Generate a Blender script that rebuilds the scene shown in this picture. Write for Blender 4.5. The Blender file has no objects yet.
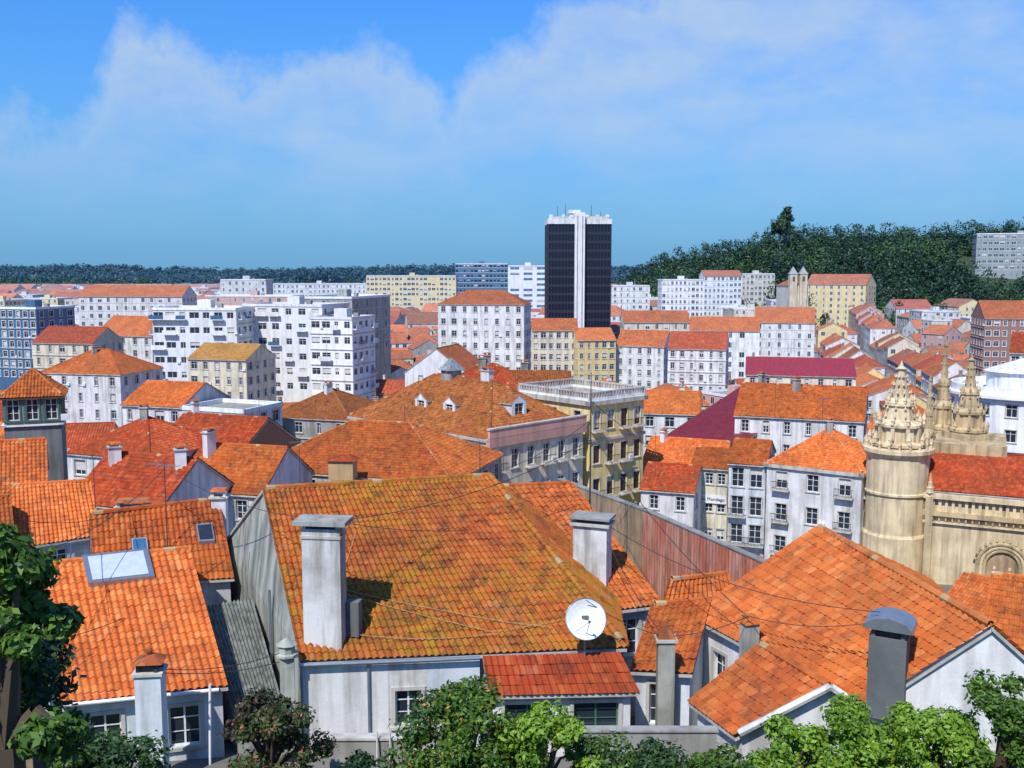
import bpy, math, random
import numpy as np
from mathutils import Vector, noise
R=random.Random(11); NR=np.random.RandomState(5)
# ---------- survey frame: viewpoint at (0,0,50), looking +Y, pitched down ----------
F=1000.0; TH=math.radians(6.4); S=math.sin(TH); C=math.cos(TH); CZ=50.0
def rr(py):
    t=(384-py)/F; return (t*C-S)/(C+t*S)
def W(px,py,Y):
    dz=Y*rr(py); dep=Y*C-dz*S
    return Vector(((px-512)/F*dep,Y,CZ+dz))
def Zp(px,py,z): return W(px,py,(z-CZ)/rr(py))
def proj(x,y,z):
    dz=z-CZ; dep=y*C-dz*S
    return 512+F*x/dep, 384-F*(y*S+dz*C)/dep
def sm(a,b,x):
    t=max(0,min(1,(x-a)/(b-a))); return t*t*(3-2*t)
GY=[-6000,-30,0,5,10,20,35,45,60,100,150,200,330,450,600,1000,1300,1800,2600,20000]
GZ=[50,49,46,42,37,33.3,32.5,30,27,18,10,6,6,10,20,24,28,50,46,40]
def g(x,y):
    z=float(np.interp(y,GY,GZ))
    xx=x-0.12*(y-600)
    h=(.64*sm(40,105,xx)+.36*sm(90,200,xx))*math.exp(-((y-690)/(125.0 if xx>150 else 95.))**2)
    h*=45+6*noise.noise(Vector((x*.012,y*.01,0)))+ 6*sm(200,420,x)
    z+=h
    if y>1300: z+=6*noise.noise(Vector((x*.0012,y*.0009,3)))*sm(1300,1800,y)
    return z
# ---------- materials ----------
def newmat(name):
    m=bpy.data.materials.new(name); m.use_nodes=True
    nt=m.node_tree; b=nt.nodes['Principled BSDF']; return m,nt,b
def nd(nt,t,**k):
    n=nt.nodes.new(t)
    for a,v in k.items():
        if a[0]=='i' and a[1:].isdigit():
            s=n.inputs[int(a[1:])]
            if isinstance(v,bpy.types.NodeSocket): nt.links.new(v,s)
            else: s.default_value=v
        else: setattr(n,a,v)
    return n
def math_(nt,op,a,b=0.0,c=None,clamp=False):
    n=nt.nodes.new('ShaderNodeMath'); n.operation=op; n.use_clamp=clamp
    for i,v in enumerate([a,b]+([c] if c is not None else [])):
        if isinstance(v,bpy.types.NodeSocket): nt.links.new(v,n.inputs[i])
        else: n.inputs[i].default_value=v
    return n.outputs[0]
def mixc(nt,f,a,b,bt='MIX'):
    n=nt.nodes.new('ShaderNodeMix'); n.data_type='RGBA'; n.blend_type=bt
    for s,v in ((n.inputs[0],f),(n.inputs[6],a),(n.inputs[7],b)):
        if isinstance(v,bpy.types.NodeSocket): nt.links.new(v,s)
        else: s.default_value=v if isinstance(v,float) else (*v,1.0)
    return n.outputs[2]
def noise_(nt,vec,scale,detail=4,rough=.6,sc=None):
    if sc:
        mp=nd(nt,'ShaderNodeMapping'); nt.links.new(vec,mp.inputs[0]); mp.inputs[3].default_value=sc; vec=mp.outputs[0]
    n=nd(nt,'ShaderNodeTexNoise'); nt.links.new(vec,n.inputs['Vector'])
    n.inputs['Scale'].default_value=scale; n.inputs['Detail'].default_value=detail; n.inputs['Roughness'].default_value=rough
    return n.outputs[0]
def ramp(nt,f,stops):
    n=nt.nodes.new('ShaderNodeValToRGB'); nt.links.new(f,n.inputs[0]); e=n.color_ramp.elements
    while len(e)<len(stops): e.new(0.5)
    for i,(p,c) in enumerate(stops):
        e[i].position=p; e[i].color=(*c,1) if isinstance(c,tuple) else (c,c,c,1)
    return n.outputs[0]
def farhaze(nt,c,pos,k=1.0):   # aerial haze painted into the base colour, stronger with world Y
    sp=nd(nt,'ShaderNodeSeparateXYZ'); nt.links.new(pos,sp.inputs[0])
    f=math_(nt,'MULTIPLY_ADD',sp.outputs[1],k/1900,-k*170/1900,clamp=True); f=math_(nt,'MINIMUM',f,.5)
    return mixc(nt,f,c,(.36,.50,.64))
M={}
def wall(name,col,dirt=.35,dcol=(.18,.16,.13),rough=.9,vary=.18):
    m,nt,b=newmat(name); pos=nd(nt,'ShaderNodeNewGeometry').outputs['Position']
    n1=noise_(nt,pos,.45,6,.65); n2=noise_(nt,pos,1.0,5,.6,(1.6,1.6,.14))
    f=math_(nt,'MULTIPLY',ramp(nt,n1,[(.42,0.),(.72,1.)]),dirt,clamp=True)
    f2=math_(nt,'MULTIPLY',ramp(nt,n2,[(.45,0.),(.70,1.)]),dirt*1.5,clamp=True)
    c=mixc(nt,f,col,dcol); c=mixc(nt,f2,c,dcol)
    oi=nd(nt,'ShaderNodeObjectInfo').outputs['Random']
    v=math_(nt,'MULTIPLY_ADD',oi,-vary,1.0)
    c=mixc(nt,1.0,c,nd(nt,'ShaderNodeCombineColor',i0=v,i1=v,i2=v).outputs[0],'MULTIPLY')
    c=farhaze(nt,c,pos)
    nt.links.new(c,b.inputs['Base Color']); b.inputs['Roughness'].default_value=rough
    n3=noise_(nt,pos,9,4); bp=nd(nt,'ShaderNodeBump'); nt.links.new(n3,bp.inputs['Height']); bp.inputs['Strength'].default_value=.3; bp.inputs['Distance'].default_value=.03
    nt.links.new(bp.outputs[0],b.inputs['Normal']); M[name]=m
wall('white',(.84,.84,.83),.38); wall('whiteclean',(.88,.88,.88),.2); wall('cream',(.80,.73,.54),.38); wall('yellow',(.84,.66,.27),.25)
wall('chimwhite',(.80,.80,.78),.75,(.22,.20,.16))
wall('grey',(.42,.42,.39),.6); wall('oldwall',(.44,.45,.39),.85,(.14,.15,.12)); wall('pink',(.70,.40,.33),.3); wall('ochre',(.55,.36,.16),.4)
wall('bluewhite',(.72,.78,.84),.38); wall('stone',(.60,.46,.26),.6,(.16,.12,.07)); wall('stonelt',(.74,.60,.38),.5,(.24,.17,.09)); wall('concrete',(.34,.34,.32),.6)
wall('brickred',(.36,.15,.09),.4); wall('darkgrey',(.10,.11,.11),.5,(.24,.24,.24)); wall('trim',(.60,.58,.52),.4); wall('pinktrim',(.70,.38,.30),.3); wall('brownplaster',(.48,.34,.20),.7,(.16,.11,.07))
def plain(name,col,rough=.6,metal=0.,spec=.5):
    m,nt,b=newmat(name); pos=nd(nt,'ShaderNodeNewGeometry').outputs['Position']
    n=noise_(nt,pos,2.5,4); c=mixc(nt,ramp(nt,n,[(.3,0.),(.8,1.)]),col,tuple(x*.75 for x in col)); c=farhaze(nt,c,pos,.6)
    nt.links.new(c,b.inputs['Base Color']); b.inputs['Roughness'].default_value=rough; b.inputs['Metallic'].default_value=metal
    b.inputs['Specular IOR Level'].default_value=spec; M[name]=m
plain('glass',(.025,.036,.050),.12,0,.6); plain('frame',(.78,.79,.80),.5); plain('framegreen',(.06,.16,.10),.5); plain('framebrown',(.16,.07,.035),.5)
plain('blind',(.62,.60,.54),.8); plain('blueglass',(.05,.14,.26),.15,0,.7)
plain('iron',(.04,.04,.045),.6); plain('zinc',(.42,.47,.50),.35,.7); plain('dishwhite',(.85,.86,.87),.4); plain('bark',(.10,.07,.045),.95); plain('door',(.10,.05,.03),.6)
plain('ink',(.03,.03,.05),.6); plain('sky_light',(.55,.62,.66),.15,0,.8)
_f=farhaze; farhaze=lambda nt,c,pos,k=1.0:c
plain('darkglass',(.014,.018,.040),.15,0,.4); plain('darkmetal',(.026,.030,.050),.5)
farhaze=_f
def tile(name,cols,moss=0.,stain=.5,bump=True,mosscol=(.46,.23,.02)):
    m,nt,b=newmat(name); uv=nd(nt,'ShaderNodeUVMap').outputs[0]; pos=nd(nt,'ShaderNodeNewGeometry').outputs['Position']
    sp=nd(nt,'ShaderNodeSeparateXYZ'); nt.links.new(uv,sp.inputs[0]); u,v=sp.outputs[0],sp.outputs[1]
    cb=nd(nt,'ShaderNodeCombineXYZ'); nt.links.new(math_(nt,'FLOOR',u),cb.inputs[0]); nt.links.new(math_(nt,'FLOOR',v),cb.inputs[1])
    oi=nd(nt,'ShaderNodeObjectInfo').outputs['Random']; nt.links.new(math_(nt,'MULTIPLY',oi,91.7),cb.inputs[2])
    wn=nd(nt,'ShaderNodeTexWhiteNoise'); wn.noise_dimensions='3D'; nt.links.new(cb.outputs[0],wn.inputs[0])
    c=ramp(nt,wn.outputs[0],[(0,cols[0]),(.35,cols[1]),(.75,cols[2]),(1,cols[3])])
    n1=noise_(nt,pos,.22,7,.7); n2=noise_(nt,pos,1.5,7,.75); n6=noise_(nt,pos,.55,8,.75)
    c=mixc(nt,math_(nt,'MULTIPLY',ramp(nt,n1,[(.42,0.),(.62,1.)]),stain*.9),c,(.29,.07,.025))
    if moss>0:
        n3=noise_(nt,pos,.17,5,.6); n5=noise_(nt,pos,2.2,8,.8)
        f=math_(nt,'MULTIPLY',ramp(nt,n3,[(.34,.12),(.55,1.)]),ramp(nt,n5,[(.40,0.),(.55,1.)])); f=math_(nt,'MULTIPLY',f,moss,clamp=True)
        c=mixc(nt,f,c,mixc(nt,ramp(nt,n2,[(.42,0.),(.62,1.)]),mosscol,(.24,.16,.02)))
    c=mixc(nt,math_(nt,'MULTIPLY',ramp(nt,n2,[(.5,0.),(.66,1.)]),stain*1.15,clamp=True),c,(.10,.04,.025))
    c=mixc(nt,math_(nt,'MULTIPLY',ramp(nt,n6,[(.54,0.),(.68,1.)]),stain*.9,clamp=True),c,(.13,.06,.035))
    n4=noise_(nt,pos,.9,6,.75)
    c=mixc(nt,math_(nt,'MULTIPLY',ramp(nt,n4,[(.60,0.),(.72,1.)]),.38*stain),c,(.62,.40,.26))
    vv=math_(nt,'MULTIPLY_ADD',oi,-.28,1.07)
    c=mixc(nt,1.0,c,nd(nt,'ShaderNodeCombineColor',i0=vv,i1=vv,i2=vv).outputs[0],'MULTIPLY'); c=farhaze(nt,c,pos,.7)
    nt.links.new(c,b.inputs['Base Color']); b.inputs['Roughness'].default_value=.85; b.inputs['Specular IOR Level'].default_value=.2
    if bump:
        h=math_(nt,'ABSOLUTE',math_(nt,'SINE',math_(nt,'MULTIPLY',u,math.pi)))
        h=math_(nt,'ADD',h,math_(nt,'MULTIPLY',math_(nt,'FRACT',v),-.4))
        bp=nd(nt,'ShaderNodeBump'); nt.links.new(h,bp.inputs['Height']); bp.inputs['Strength'].default_value=.9; bp.inputs['Distance'].default_value=.10
        nt.links.new(bp.outputs[0],b.inputs['Normal'])
    M[name]=m
O=[(.48,.092,.022),(.57,.125,.030),(.63,.155,.038),(.68,.21,.065)]
O2=[(.60,.135,.030),(.68,.17,.040),(.74,.205,.048),(.78,.27,.085)]
RD=[(.38,.050,.018),(.46,.070,.022),(.53,.095,.030),(.60,.15,.05)]
BR=[(.27,.070,.026),(.36,.092,.032),(.44,.13,.045),(.50,.19,.08)]
OC=[(.48,.22,.045),(.58,.28,.06),(.62,.33,.08),(.66,.38,.12)]
for sfx,bmp in (('',True),('_g',False)):
    tile('t_orange'+sfx,O,.22,.60,bmp); tile('t_bright'+sfx,O2,.08,.43,bmp); tile('t_red'+sfx,RD,0,.6,bmp); tile('t_old'+sfx,BR,.35,.8,bmp); tile('t_ochre'+sfx,OC,0,.4,bmp); tile('t_moss'+sfx,O,.95,.68,bmp)
def corr(name,col,rust,metal=.0,per=1.0):
    m,nt,b=newmat(name); uv=nd(nt,'ShaderNodeUVMap').outputs[0]; pos=nd(nt,'ShaderNodeNewGeometry').outputs['Position']
    sp=nd(nt,'ShaderNodeSeparateXYZ'); nt.links.new(uv,sp.inputs[0])
    n=noise_(nt,pos,.9,6,.7,(1,1,.25)); c=mixc(nt,ramp(nt,n,[(.38,0.),(.62,1.)]),col,rust)
    n=noise_(nt,pos,4,6,.7,(1,1,.15)); c=mixc(nt,math_(nt,'MULTIPLY',ramp(nt,n,[(.45,0.),(.62,1.)]),.75),c,tuple(x*.35 for x in rust))
    nt.links.new(c,b.inputs['Base Color']); b.inputs['Roughness'].default_value=.6; b.inputs['Metallic'].default_value=metal
    h=math_(nt,'SINE',math_(nt,'MULTIPLY',sp.outputs[0],math.pi*2*per)); bp=nd(nt,'ShaderNodeBump'); nt.links.new(h,bp.inputs['Height']); bp.inputs['Strength'].default_value=.5; bp.inputs['Distance'].default_value=.04
    nt.links.new(bp.outputs[0],b.inputs['Normal']); M[name]=m
corr('t_maroon',(.17,.012,.018),(.22,.02,.025)); corr('t_magenta',(.36,.03,.06),(.28,.04,.05)); corr('t_corr',(.24,.27,.24),(.14,.15,.13)); corr('rust',(.44,.10,.05),(.54,.28,.20)); corr('t_zinc',(.45,.48,.5),(.3,.3,.3),.5)
def leafm(name,a,b_,c_,trans=.25,sc=.35):
    m,nt,b=newmat(name); ge=nd(nt,'ShaderNodeNewGeometry'); n=noise_(nt,ge.outputs['Position'],sc,3)
    f=math_(nt,'ADD',math_(nt,'MULTIPLY',ge.outputs['Random Per Island'],.45),math_(nt,'MULTIPLY_ADD',n,1.5,-.5),clamp=True)
    c=ramp(nt,f,[(.15,a),(.5,b_),(.9,c_)]); nt.links.new(c,b.inputs['Base Color']); b.inputs['Roughness'].default_value=.55
    if trans:
        t=nd(nt,'ShaderNodeBsdfTranslucent'); nt.links.new(c,t.inputs[0]); mx=nd(nt,'ShaderNodeMixShader'); mx.inputs[0].default_value=trans
        nt.links.new(b.outputs[0],mx.inputs[1]); nt.links.new(t.outputs[0],mx.inputs[2]); nt.links.new(mx.outputs[0],nt.nodes['Material Output'].inputs[0])
    M[name]=m
leafm('leaf',(.025,.065,.008),(.065,.15,.015),(.18,.29,.03)); leafm('leafbright',(.07,.16,.012),(.17,.31,.022),(.30,.46,.05)); leafm('leafdark',(.01,.035,.012),(.03,.08,.02),(.08,.17,.03))
leafm('leafred',(.05,.03,.02),(.05,.11,.02),(.20,.08,.04)); leafm('leafhill',(.006,.028,.026),(.020,.065,.036),(.095,.185,.045),.2,.03); leafm('leaffar',(.045,.115,.165),(.060,.140,.185),(.085,.17,.20),.45,.01); leafm('leafmid',(.025,.075,.065),(.045,.115,.075),(.09,.17,.09),.3,.02)  # leaffar: distance haze is put into the leaf colour as pale blue
leafm('blossom',(.40,.07,.06),(.5,.12,.08),(.55,.25,.15),0)
m,nt,b=newmat('ground'); pos=nd(nt,'ShaderNodeNewGeometry').outputs['Position']; sp=nd(nt,'ShaderNodeSeparateXYZ'); nt.links.new(pos,sp.inputs[0])
n=noise_(nt,pos,.15,6); town=mixc(nt,n,(.10,.10,.095),(.22,.20,.17)); n2=noise_(nt,pos,.008,6); fld=mixc(nt,ramp(nt,n2,[(.42,0.),(.58,1.)]),(.06,.14,.15),(.12,.20,.19))  # fld: far fields coloured blue-green to carry painted distance haze
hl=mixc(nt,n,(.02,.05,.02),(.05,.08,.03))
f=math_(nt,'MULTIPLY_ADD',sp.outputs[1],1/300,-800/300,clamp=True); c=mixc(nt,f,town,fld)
f2=math_(nt,'MULTIPLY_ADD',sp.outputs[2],1/10,-2.8,clamp=True); f2=math_(nt,'MULTIPLY',f2,math_(nt,'GREATER_THAN',sp.outputs[1],400.)); f2=math_(nt,'MULTIPLY',f2,math_(nt,'LESS_THAN',sp.outputs[1],900.)); c=mixc(nt,f2,c,hl)
f3=math_(nt,'LESS_THAN',sp.outputs[1],33.); c=mixc(nt,f3,c,hl)
nt.links.new(c,b.inputs['Base Color']); b.inputs['Roughness'].default_value=.95; M['ground']=m
plain('asphalt',(.05,.05,.052),.9); plain('paving',(.32,.30,.27),.9); plain('paint',(.75,.75,.72),.7)
# ---------- mesh builder ----------
class MB:
    def __init__(s): s.v=[];s.f=[];s.m=[];s.uv=[];s.mats=[]
    def mi(s,n):
        if n not in s.mats: s.mats.append(n)
        return s.mats.index(n)
    def face(s,pts,mat,uv=None):
        b=len(s.v); n=len(pts); s.v.extend([tuple(p) for p in pts]); s.f.append(tuple(range(b,b+n))); s.m.append(s.mi(mat)); s.uv.extend(uv or [(0,0)]*n)
    def box(s,x,y,sx,sy,z0,z1,rot,mat,top=None,tx=1.0):
        ca,sa=math.cos(rot),math.sin(rot); P=[]
        for z,k in ((z0,1.),(z1,tx)):
            for a,b_ in ((-1,-1),(1,-1),(1,1),(-1,1)):
                u=a*sx/2*k; w=b_*sy/2*k; P.append((x+ca*u-sa*w,y+sa*u+ca*w,z))
        for i in range(4):
            j=(i+1)%4; L=sx if i%2==0 else sy; s.face([P[i],P[j],P[j+4],P[i+4]],mat,[(0,0),(L*4,0),(L*4,1),(0,1)])
        s.face(P[4:],top or mat); s.face(P[3::-1],mat)
    def tube(s,p0,p1,r0,r1,n,mat,cap=False):
        p0=Vector(p0);p1=Vector(p1);d=(p1-p0).normalized(); a=d.orthogonal().normalized(); b=d.cross(a)
        A=[p0+(a*math.cos(2*math.pi*i/n)+b*math.sin(2*math.pi*i/n))*r0 for i in range(n)]
        B=[p1+(a*math.cos(2*math.pi*i/n)+b*math.sin(2*math.pi*i/n))*r1 for i in range(n)]
        for i in range(n):
            j=(i+1)%n; s.face([A[i],A[j],B[j],B[i]],mat)
        if cap: s.face(B,mat)
    def lathe(s,x,y,prof,n,mat,rot=0.):
        for (r0,z0),(r1,z1) in zip(prof,prof[1:]):
            for i in range(n):
                a=rot+2*math.pi*i/n; c=rot+2*math.pi*(i+1)/n
                s.face([(x+r0*math.cos(a),y+r0*math.sin(a),z0),(x+r0*math.cos(c),y+r0*math.sin(c),z0),(x+r1*math.cos(c),y+r1*math.sin(c),z1),(x+r1*math.cos(a),y+r1*math.sin(a),z1)],mat)
    def grid(s,V,nu,nv,mat,UV):
        b=len(s.v); s.v.extend(map(tuple,V.tolist())); k=s.mi(mat)
        i=np.arange(nu-1)[:,None]; j=np.arange(nv-1)[None,:]
        a=(i*nv+j).ravel(); q=np.stack([a,a+nv,a+nv+1,a+1],1)
        P=V[q]; ar=np.linalg.norm(np.cross(P[:,2]-P[:,0],P[:,3]-P[:,1]),axis=1); q=q[ar>1e-5]
        s.f.extend(map(tuple,(q+b).tolist())); s.m.extend([k]*len(q)); s.uv.extend(map(tuple,UV[q.ravel()].tolist()))
    def obj(s,name,parent=None):
        me=bpy.data.meshes.new(name); me.from_pydata(s.v,[],s.f)
        for n in s.mats: me.materials.append(M[n])
        me.polygons.foreach_set('material_index',s.m)
        ul=me.uv_layers.new(name='UVMap'); ul.data.foreach_set('uv',np.array(s.uv,dtype=np.float32).ravel())
        o=bpy.data.objects.new(name,me); bpy.context.scene.collection.objects.link(o)
        if parent: o.parent=parent
        return o
def empty(name,loc=(0,0,0)):
    o=bpy.data.objects.new(name,None); bpy.context.scene.collection.objects.link(o); o.empty_display_size=.5; return o
def tiles(mb,e0,e1,r1,r0,mat,geo=False,pitch=.25,row=.38,hh=.09):
    e0,e1,r1,r0=[np.array(tuple(p)) for p in (e0,e1,r1,r0)]
    L=np.linalg.norm(e1-e0); Lt=np.linalg.norm(r1-r0)
    if L<.05: return
    ud=(e1-e0)/L; top=(r0+r1)/2; nrm=np.cross(ud,top-e0); nrm/=np.linalg.norm(nrm); vd=np.cross(nrm,ud)
    if nrm[2]<0: nrm=-nrm
    T=lambda p:(float(np.dot(p-e0,ud)),float(np.dot(p-e0,vd)))
    a,b_,c,d=T(e0),T(e1),T(r1),T(r0); H=(c[1]+d[1])/2
    if not geo:
        mb.face([e0,e1,r1,r0] if Lt>.02 else [e0,e1,r1],mat,[(p[0]/pitch,p[1]/row) for p in ((a,b_,c,d) if Lt>.02 else (a,b_,c))]); return
    n=max(2,int(round(L/pitch))); nu=n*6+1; nr=max(2,int(round(H/row)))
    Ui=np.linspace(0,1,nu); k=np.arange(nr); vs=np.stack([k,k+1],1).ravel()/nr; st=np.tile([.035,0.],nr); uvv=np.stack([k+.02,k+.98],1).ravel()
    hcol=hh*(0.5+0.5*np.cos(2*np.pi*Ui*n))**.8
    nv=len(vs)
    wob=.03*np.sin(Ui*L*1.1+e0[0])[:,None]*np.sin(vs*H*.9+e0[1])[None,:]+np.repeat(np.repeat(NR.uniform(-.016,.016,(n+1,nr)),6,0)[:nu],2,1)
    if .62<Lt/L<1.6:
        lo=e0[None]+(e1-e0)[None]*Ui[:,None]; hi=r0[None]+(r1-r0)[None]*Ui[:,None]
        V=lo[:,None,:]*(1-vs)[None,:,None]+hi[:,None,:]*vs[None,:,None]; V2=np.tile(uvv,(nu,1))
    else:
        vh=np.interp(Ui*L,[0,min(max(d[0],0),L),min(max(c[0],0.001),L),L],[0,d[1],c[1],0]) if Lt>.02 else np.interp(Ui*L,[0,c[0],L],[0,c[1],0])
        vv=np.minimum(vs[None,:]*H,vh[:,None]); V=e0[None,None]+ud*(Ui*L)[:,None,None]+vd*vv[:,:,None]; V2=np.tile(uvv,(nu,1))
    V=V+nrm*(hcol[:,None]+st[None,:]+wob)[:,:,None]
    UV=np.stack([np.tile((Ui*n)[:,None],(1,nv))+.5,V2],2).reshape(-1,2)
    mb.grid(V.reshape(-1,3),nu,nv,mat,UV)
def slope(mb,e0,e1,r1,r0,mat,geo,ov=.35,s0=.0,s1=.0,under='trim',**k):
    e0,e1,r1,r0=[Vector(p) for p in (e0,e1,r1,r0)]; ud=(e1-e0).normalized()
    a=e0+(e0-r0).normalized()*ov-ud*s0; b=e1+(e1-r1).normalized()*ov+ud*s1
    c=r1+ud*s1; d=r0-ud*s0
    if (r1-r0).length<.02: c=d=r1
    gg=geo and mat+'_g' in M
    tiles(mb,a,b,c,d,mat+('_g' if gg else ''),gg,**k)
    dn=Vector((0,0,-.14)); up=Vector((0,0,-.012))
    P=[a,b,c,d]; 
    if (c-d).length<.02: P=[a,b,c]
    for i in range(len(P)):
        p,q=P[i],P[(i+1)%len(P)]; mb.face([p+dn,q+dn,q+up,p+up],under)
    if gg and len(P)==4:
        n=8; f=lambda s,t:a.lerp(b,s).lerp(d.lerp(c,s),t)+dn
        for i in range(n):
            for j in range(n): mb.face([f(i/n,(j+1)/n),f((i+1)/n,(j+1)/n),f((i+1)/n,j/n),f(i/n,j/n)],under)
    else: mb.face([p+dn for p in P][::-1],under)
def rcap(mb,p0,p1,mat,geo,r=.13):
    p0=Vector(p0);p1=Vector(p1); L=(p1-p0).length; m_=mat+('_g' if mat+'_g' in M else '')
    if not geo: mb.tube(p0,p1,r,r,5,m_); return
    n=max(1,int(L/.42)); d=(p1-p0)/n
    for i in range(n): mb.tube(p0+d*i+Vector((0,0,.04)),p0+d*(i+1.08)+Vector((0,0,.04)),r*1.15,r*.92,7,m_ if i%11 else 'ochre')
# ---------- facade with real openings ----------
def facade(mb,wb,A,B,z0,z1,wm,cols,rows,ww=1.0,wh=1.6,lvl=1,topoff=.7,fh=None,frame='frame',glass='glass',trim='trim',seed=0,balc=False,blp=.3,vary=True):
    A=Vector((A[0],A[1]));B=Vector((B[0],B[1])); L=(B-A).length
    if L<.3: return
    d=(B-A)/L; n=Vector((d.y,-d.x))
    P=lambda u,v,w=0.:(A.x+d.x*u+n.x*w,A.y+d.y*u+n.y*w,v)
    H=z1-z0
    def q(m,u0,u1,v0,v1,w,mt): m.face([P(u0,v0,w),P(u1,v0,w),P(u1,v1,w),P(u0,v1,w)],mt)
    def bx(m,u0,u1,v0,v1,w0,w1,mt):
        q(m,u0,u1,v0,v1,w1,mt)
        m.face([P(u0,v0,w0),P(u0,v0,w1),P(u0,v1,w1),P(u0,v1,w0)],mt); m.face([P(u1,v0,w1),P(u1,v0,w0),P(u1,v1,w0),P(u1,v1,w1)],mt)
        m.face([P(u0,v1,w1),P(u1,v1,w1),P(u1,v1,w0),P(u0,v1,w0)],mt); m.face([P(u0,v0,w0),P(u1,v0,w0),P(u1,v0,w1),P(u0,v0,w1)],mt)
    if cols<1 or rows<1: q(mb,0,L,z0,z1,0,wm); return
    ww=min(ww,L/cols*.66); fh=fh or 3.1
    while rows>0 and topoff+rows*fh-(fh-wh)>H: rows-=1
    if rows<1: q(mb,0,L,z0,z1,0,wm); return
    ucs=[L*(i+.5)/cols for i in range(cols)]; tops=[z1-topoff-i*fh for i in range(rows)]
    rn=random.Random(int(A.x*13+A.y*7+seed))
    wk=[min(ww*(rn.choice([.65,.8,1,1,1.25,1.5]) if vary and cols>2 else 1),L/cols*.8) for _ in ucs]
    slab=rn.random()<.35 and cols>3
    if lvl==0:
        q(mb,0,L,z0,z1,0,wm)
        for t in tops:
            if slab: q(wb,.1,L-.1,t-wh-.6,t-wh-.35,.03,'trim')
            for u,w1 in zip(ucs,wk):
                if rn.random()<.08: continue
                q(wb,u-w1/2-.12,u+w1/2+.12,t-wh-.12,t+.12,.02,frame)
                bl=rn.random()
                if bl<.25: q(wb,u-w1/2,u+w1/2,t-wh*rn.uniform(.3,.9),t,.045,'blind')
                q(wb,u-w1/2,u-.05,t-wh,t,.035,glass); q(wb,u+.05,u+w1/2,t-wh,t,.035,glass)
        return
    us=[0]; 
    for u,w1 in zip(ucs,wk): us+=[u-w1/2,u+w1/2]
    us.append(L); vs=[z0]
    for t in reversed(tops): vs+=[t-wh,t]
    vs.append(z1)
    for i in range(len(us)-1):
        for j in range(len(vs)-1):
            if i%2==1 and j%2==1: continue
            q(mb,us[i],us[i+1],vs[j],vs[j+1],0,wm)
    D=-.2
    for ti,t in enumerate(tops):
        if slab and ti and lvl==1 and not balc: bx(wb,.05,L-.05,t+.62,t+.80,.002,.16,'trim')
        for u,w1 in zip(ucs,wk):
            u0,u1,v0,v1=u-w1/2,u+w1/2,t-wh,t
            for a in ([P(u0,v0,0),P(u0,v0,D),P(u0,v1,D),P(u0,v1,0)],[P(u1,v0,D),P(u1,v0,0),P(u1,v1,0),P(u1,v1,D)],[P(u0,v1,D),P(u1,v1,D),P(u1,v1,0),P(u0,v1,0)],[P(u0,v0,0),P(u1,v0,0),P(u1,v0,D),P(u0,v0,D)]): mb.face(a,wm)
            q(wb,u0,u1,v0,v1,D,glass); f=.07; w=D+.05
            for r in ((u0,u0+f,v0,v1),(u1-f,u1,v0,v1),(u0+f,u1-f,v0,v0+f),(u0+f,u1-f,v1-f,v1),(u-.035,u+.035,v0+f,v1-f)): q(wb,*r,w,frame)
            if lvl>1 or wh>1.4: q(wb,u0+f,u-.035,v0+(v1-v0)*.68,v0+(v1-v0)*.68+.05,w,frame); q(wb,u+.035,u1-f,v0+(v1-v0)*.68,v0+(v1-v0)*.68+.05,w,frame)
            if lvl>1: q(wb,u0+f,u-.035,v0+(v1-v0)*.34,v0+(v1-v0)*.34+.04,w,frame); q(wb,u+.035,u1-f,v0+(v1-v0)*.34,v0+(v1-v0)*.34+.04,w,frame)
            if rn.random()<blp: q(wb,u0+f,u1-f,v1-(v1-v0)*rn.uniform(.25,.95),v1-f,w-.02,'blind')
            if trim:
                k=.14; bx(wb,u0-k,u0,v0,v1+k,.002,.05,trim); bx(wb,u1,u1+k,v0,v1+k,.002,.05,trim); bx(wb,u0,u1,v1,v1+k,.002,.05,trim); bx(wb,u0-k-.05,u1+k+.05,v0-.12,v0,.002,.12,trim)
            elif rn.random()<.35:
                bx(wb,u0-.5,u1+.5,v0-.35,v0-.18,0.,1.0,wm); bx(wb,u0-.5,u1+.5,v0-.18,v0+.7,.92,1.0,rn.choice([wm,'blueglass',wm]))
            if rn.random()<.05: bx(wb,u1+.25,u1+.9,v0-.1,v0+.4,.01,.3,'frame')
            if balc and rn.random()<.6:
                bx(wb,u0-.35,u1+.35,v0-.26,v0-.13,0.,.7,'trim'); bx(wb,u0-.35,u1+.35,v0+.78,v0+.84,.64,.70,'iron')
                x=u0-.35
                while x<u1+.35: q(wb,x,x+.04,v0-.13,v0+.78,.67,'iron'); x+=.16
def chimney(mb,x,y,z0,z1,w=.9,d=.6,rot=0,mat='white',cap='t_orange_g'):
    mb.box(x,y,w,d,z0,z1,rot,mat); mb.box(x,y,w+.22,d+.22,z1,z1+.1,rot,'trim')
    ca,sa=math.cos(rot),math.sin(rot)
    for s in (-1,1): mb.box(x+ca*s*w*.4,y+sa*s*w*.4,.12,d*.9,z1+.1,z1+.35,rot,mat)
    mb.box(x,y,w+.15,d+.15,z1+.35,z1+.45,rot,cap,tx=.8)
occ=[]; con=[]
def inpoly(x,y,P):
    c=False; n=len(P)
    for i in range(n):
        x1,y1=P[i];x2,y2=P[(i+1)%n]
        if (y1>y)!=(y2>y) and x<(x2-x1)*(y-y1)/(y2-y1)+x1: c=not c
    return c
def infl(P,k):
    cx=sum(p[0] for p in P)/len(P);cy=sum(p[1] for p in P)/len(P); o=[]
    for p in P:
        dx,dy=p[0]-cx,p[1]-cy; l=math.hypot(dx,dy) or 1; o.append((p[0]+dx/l*k,p[1]+dy/l*k))
    return o
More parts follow.
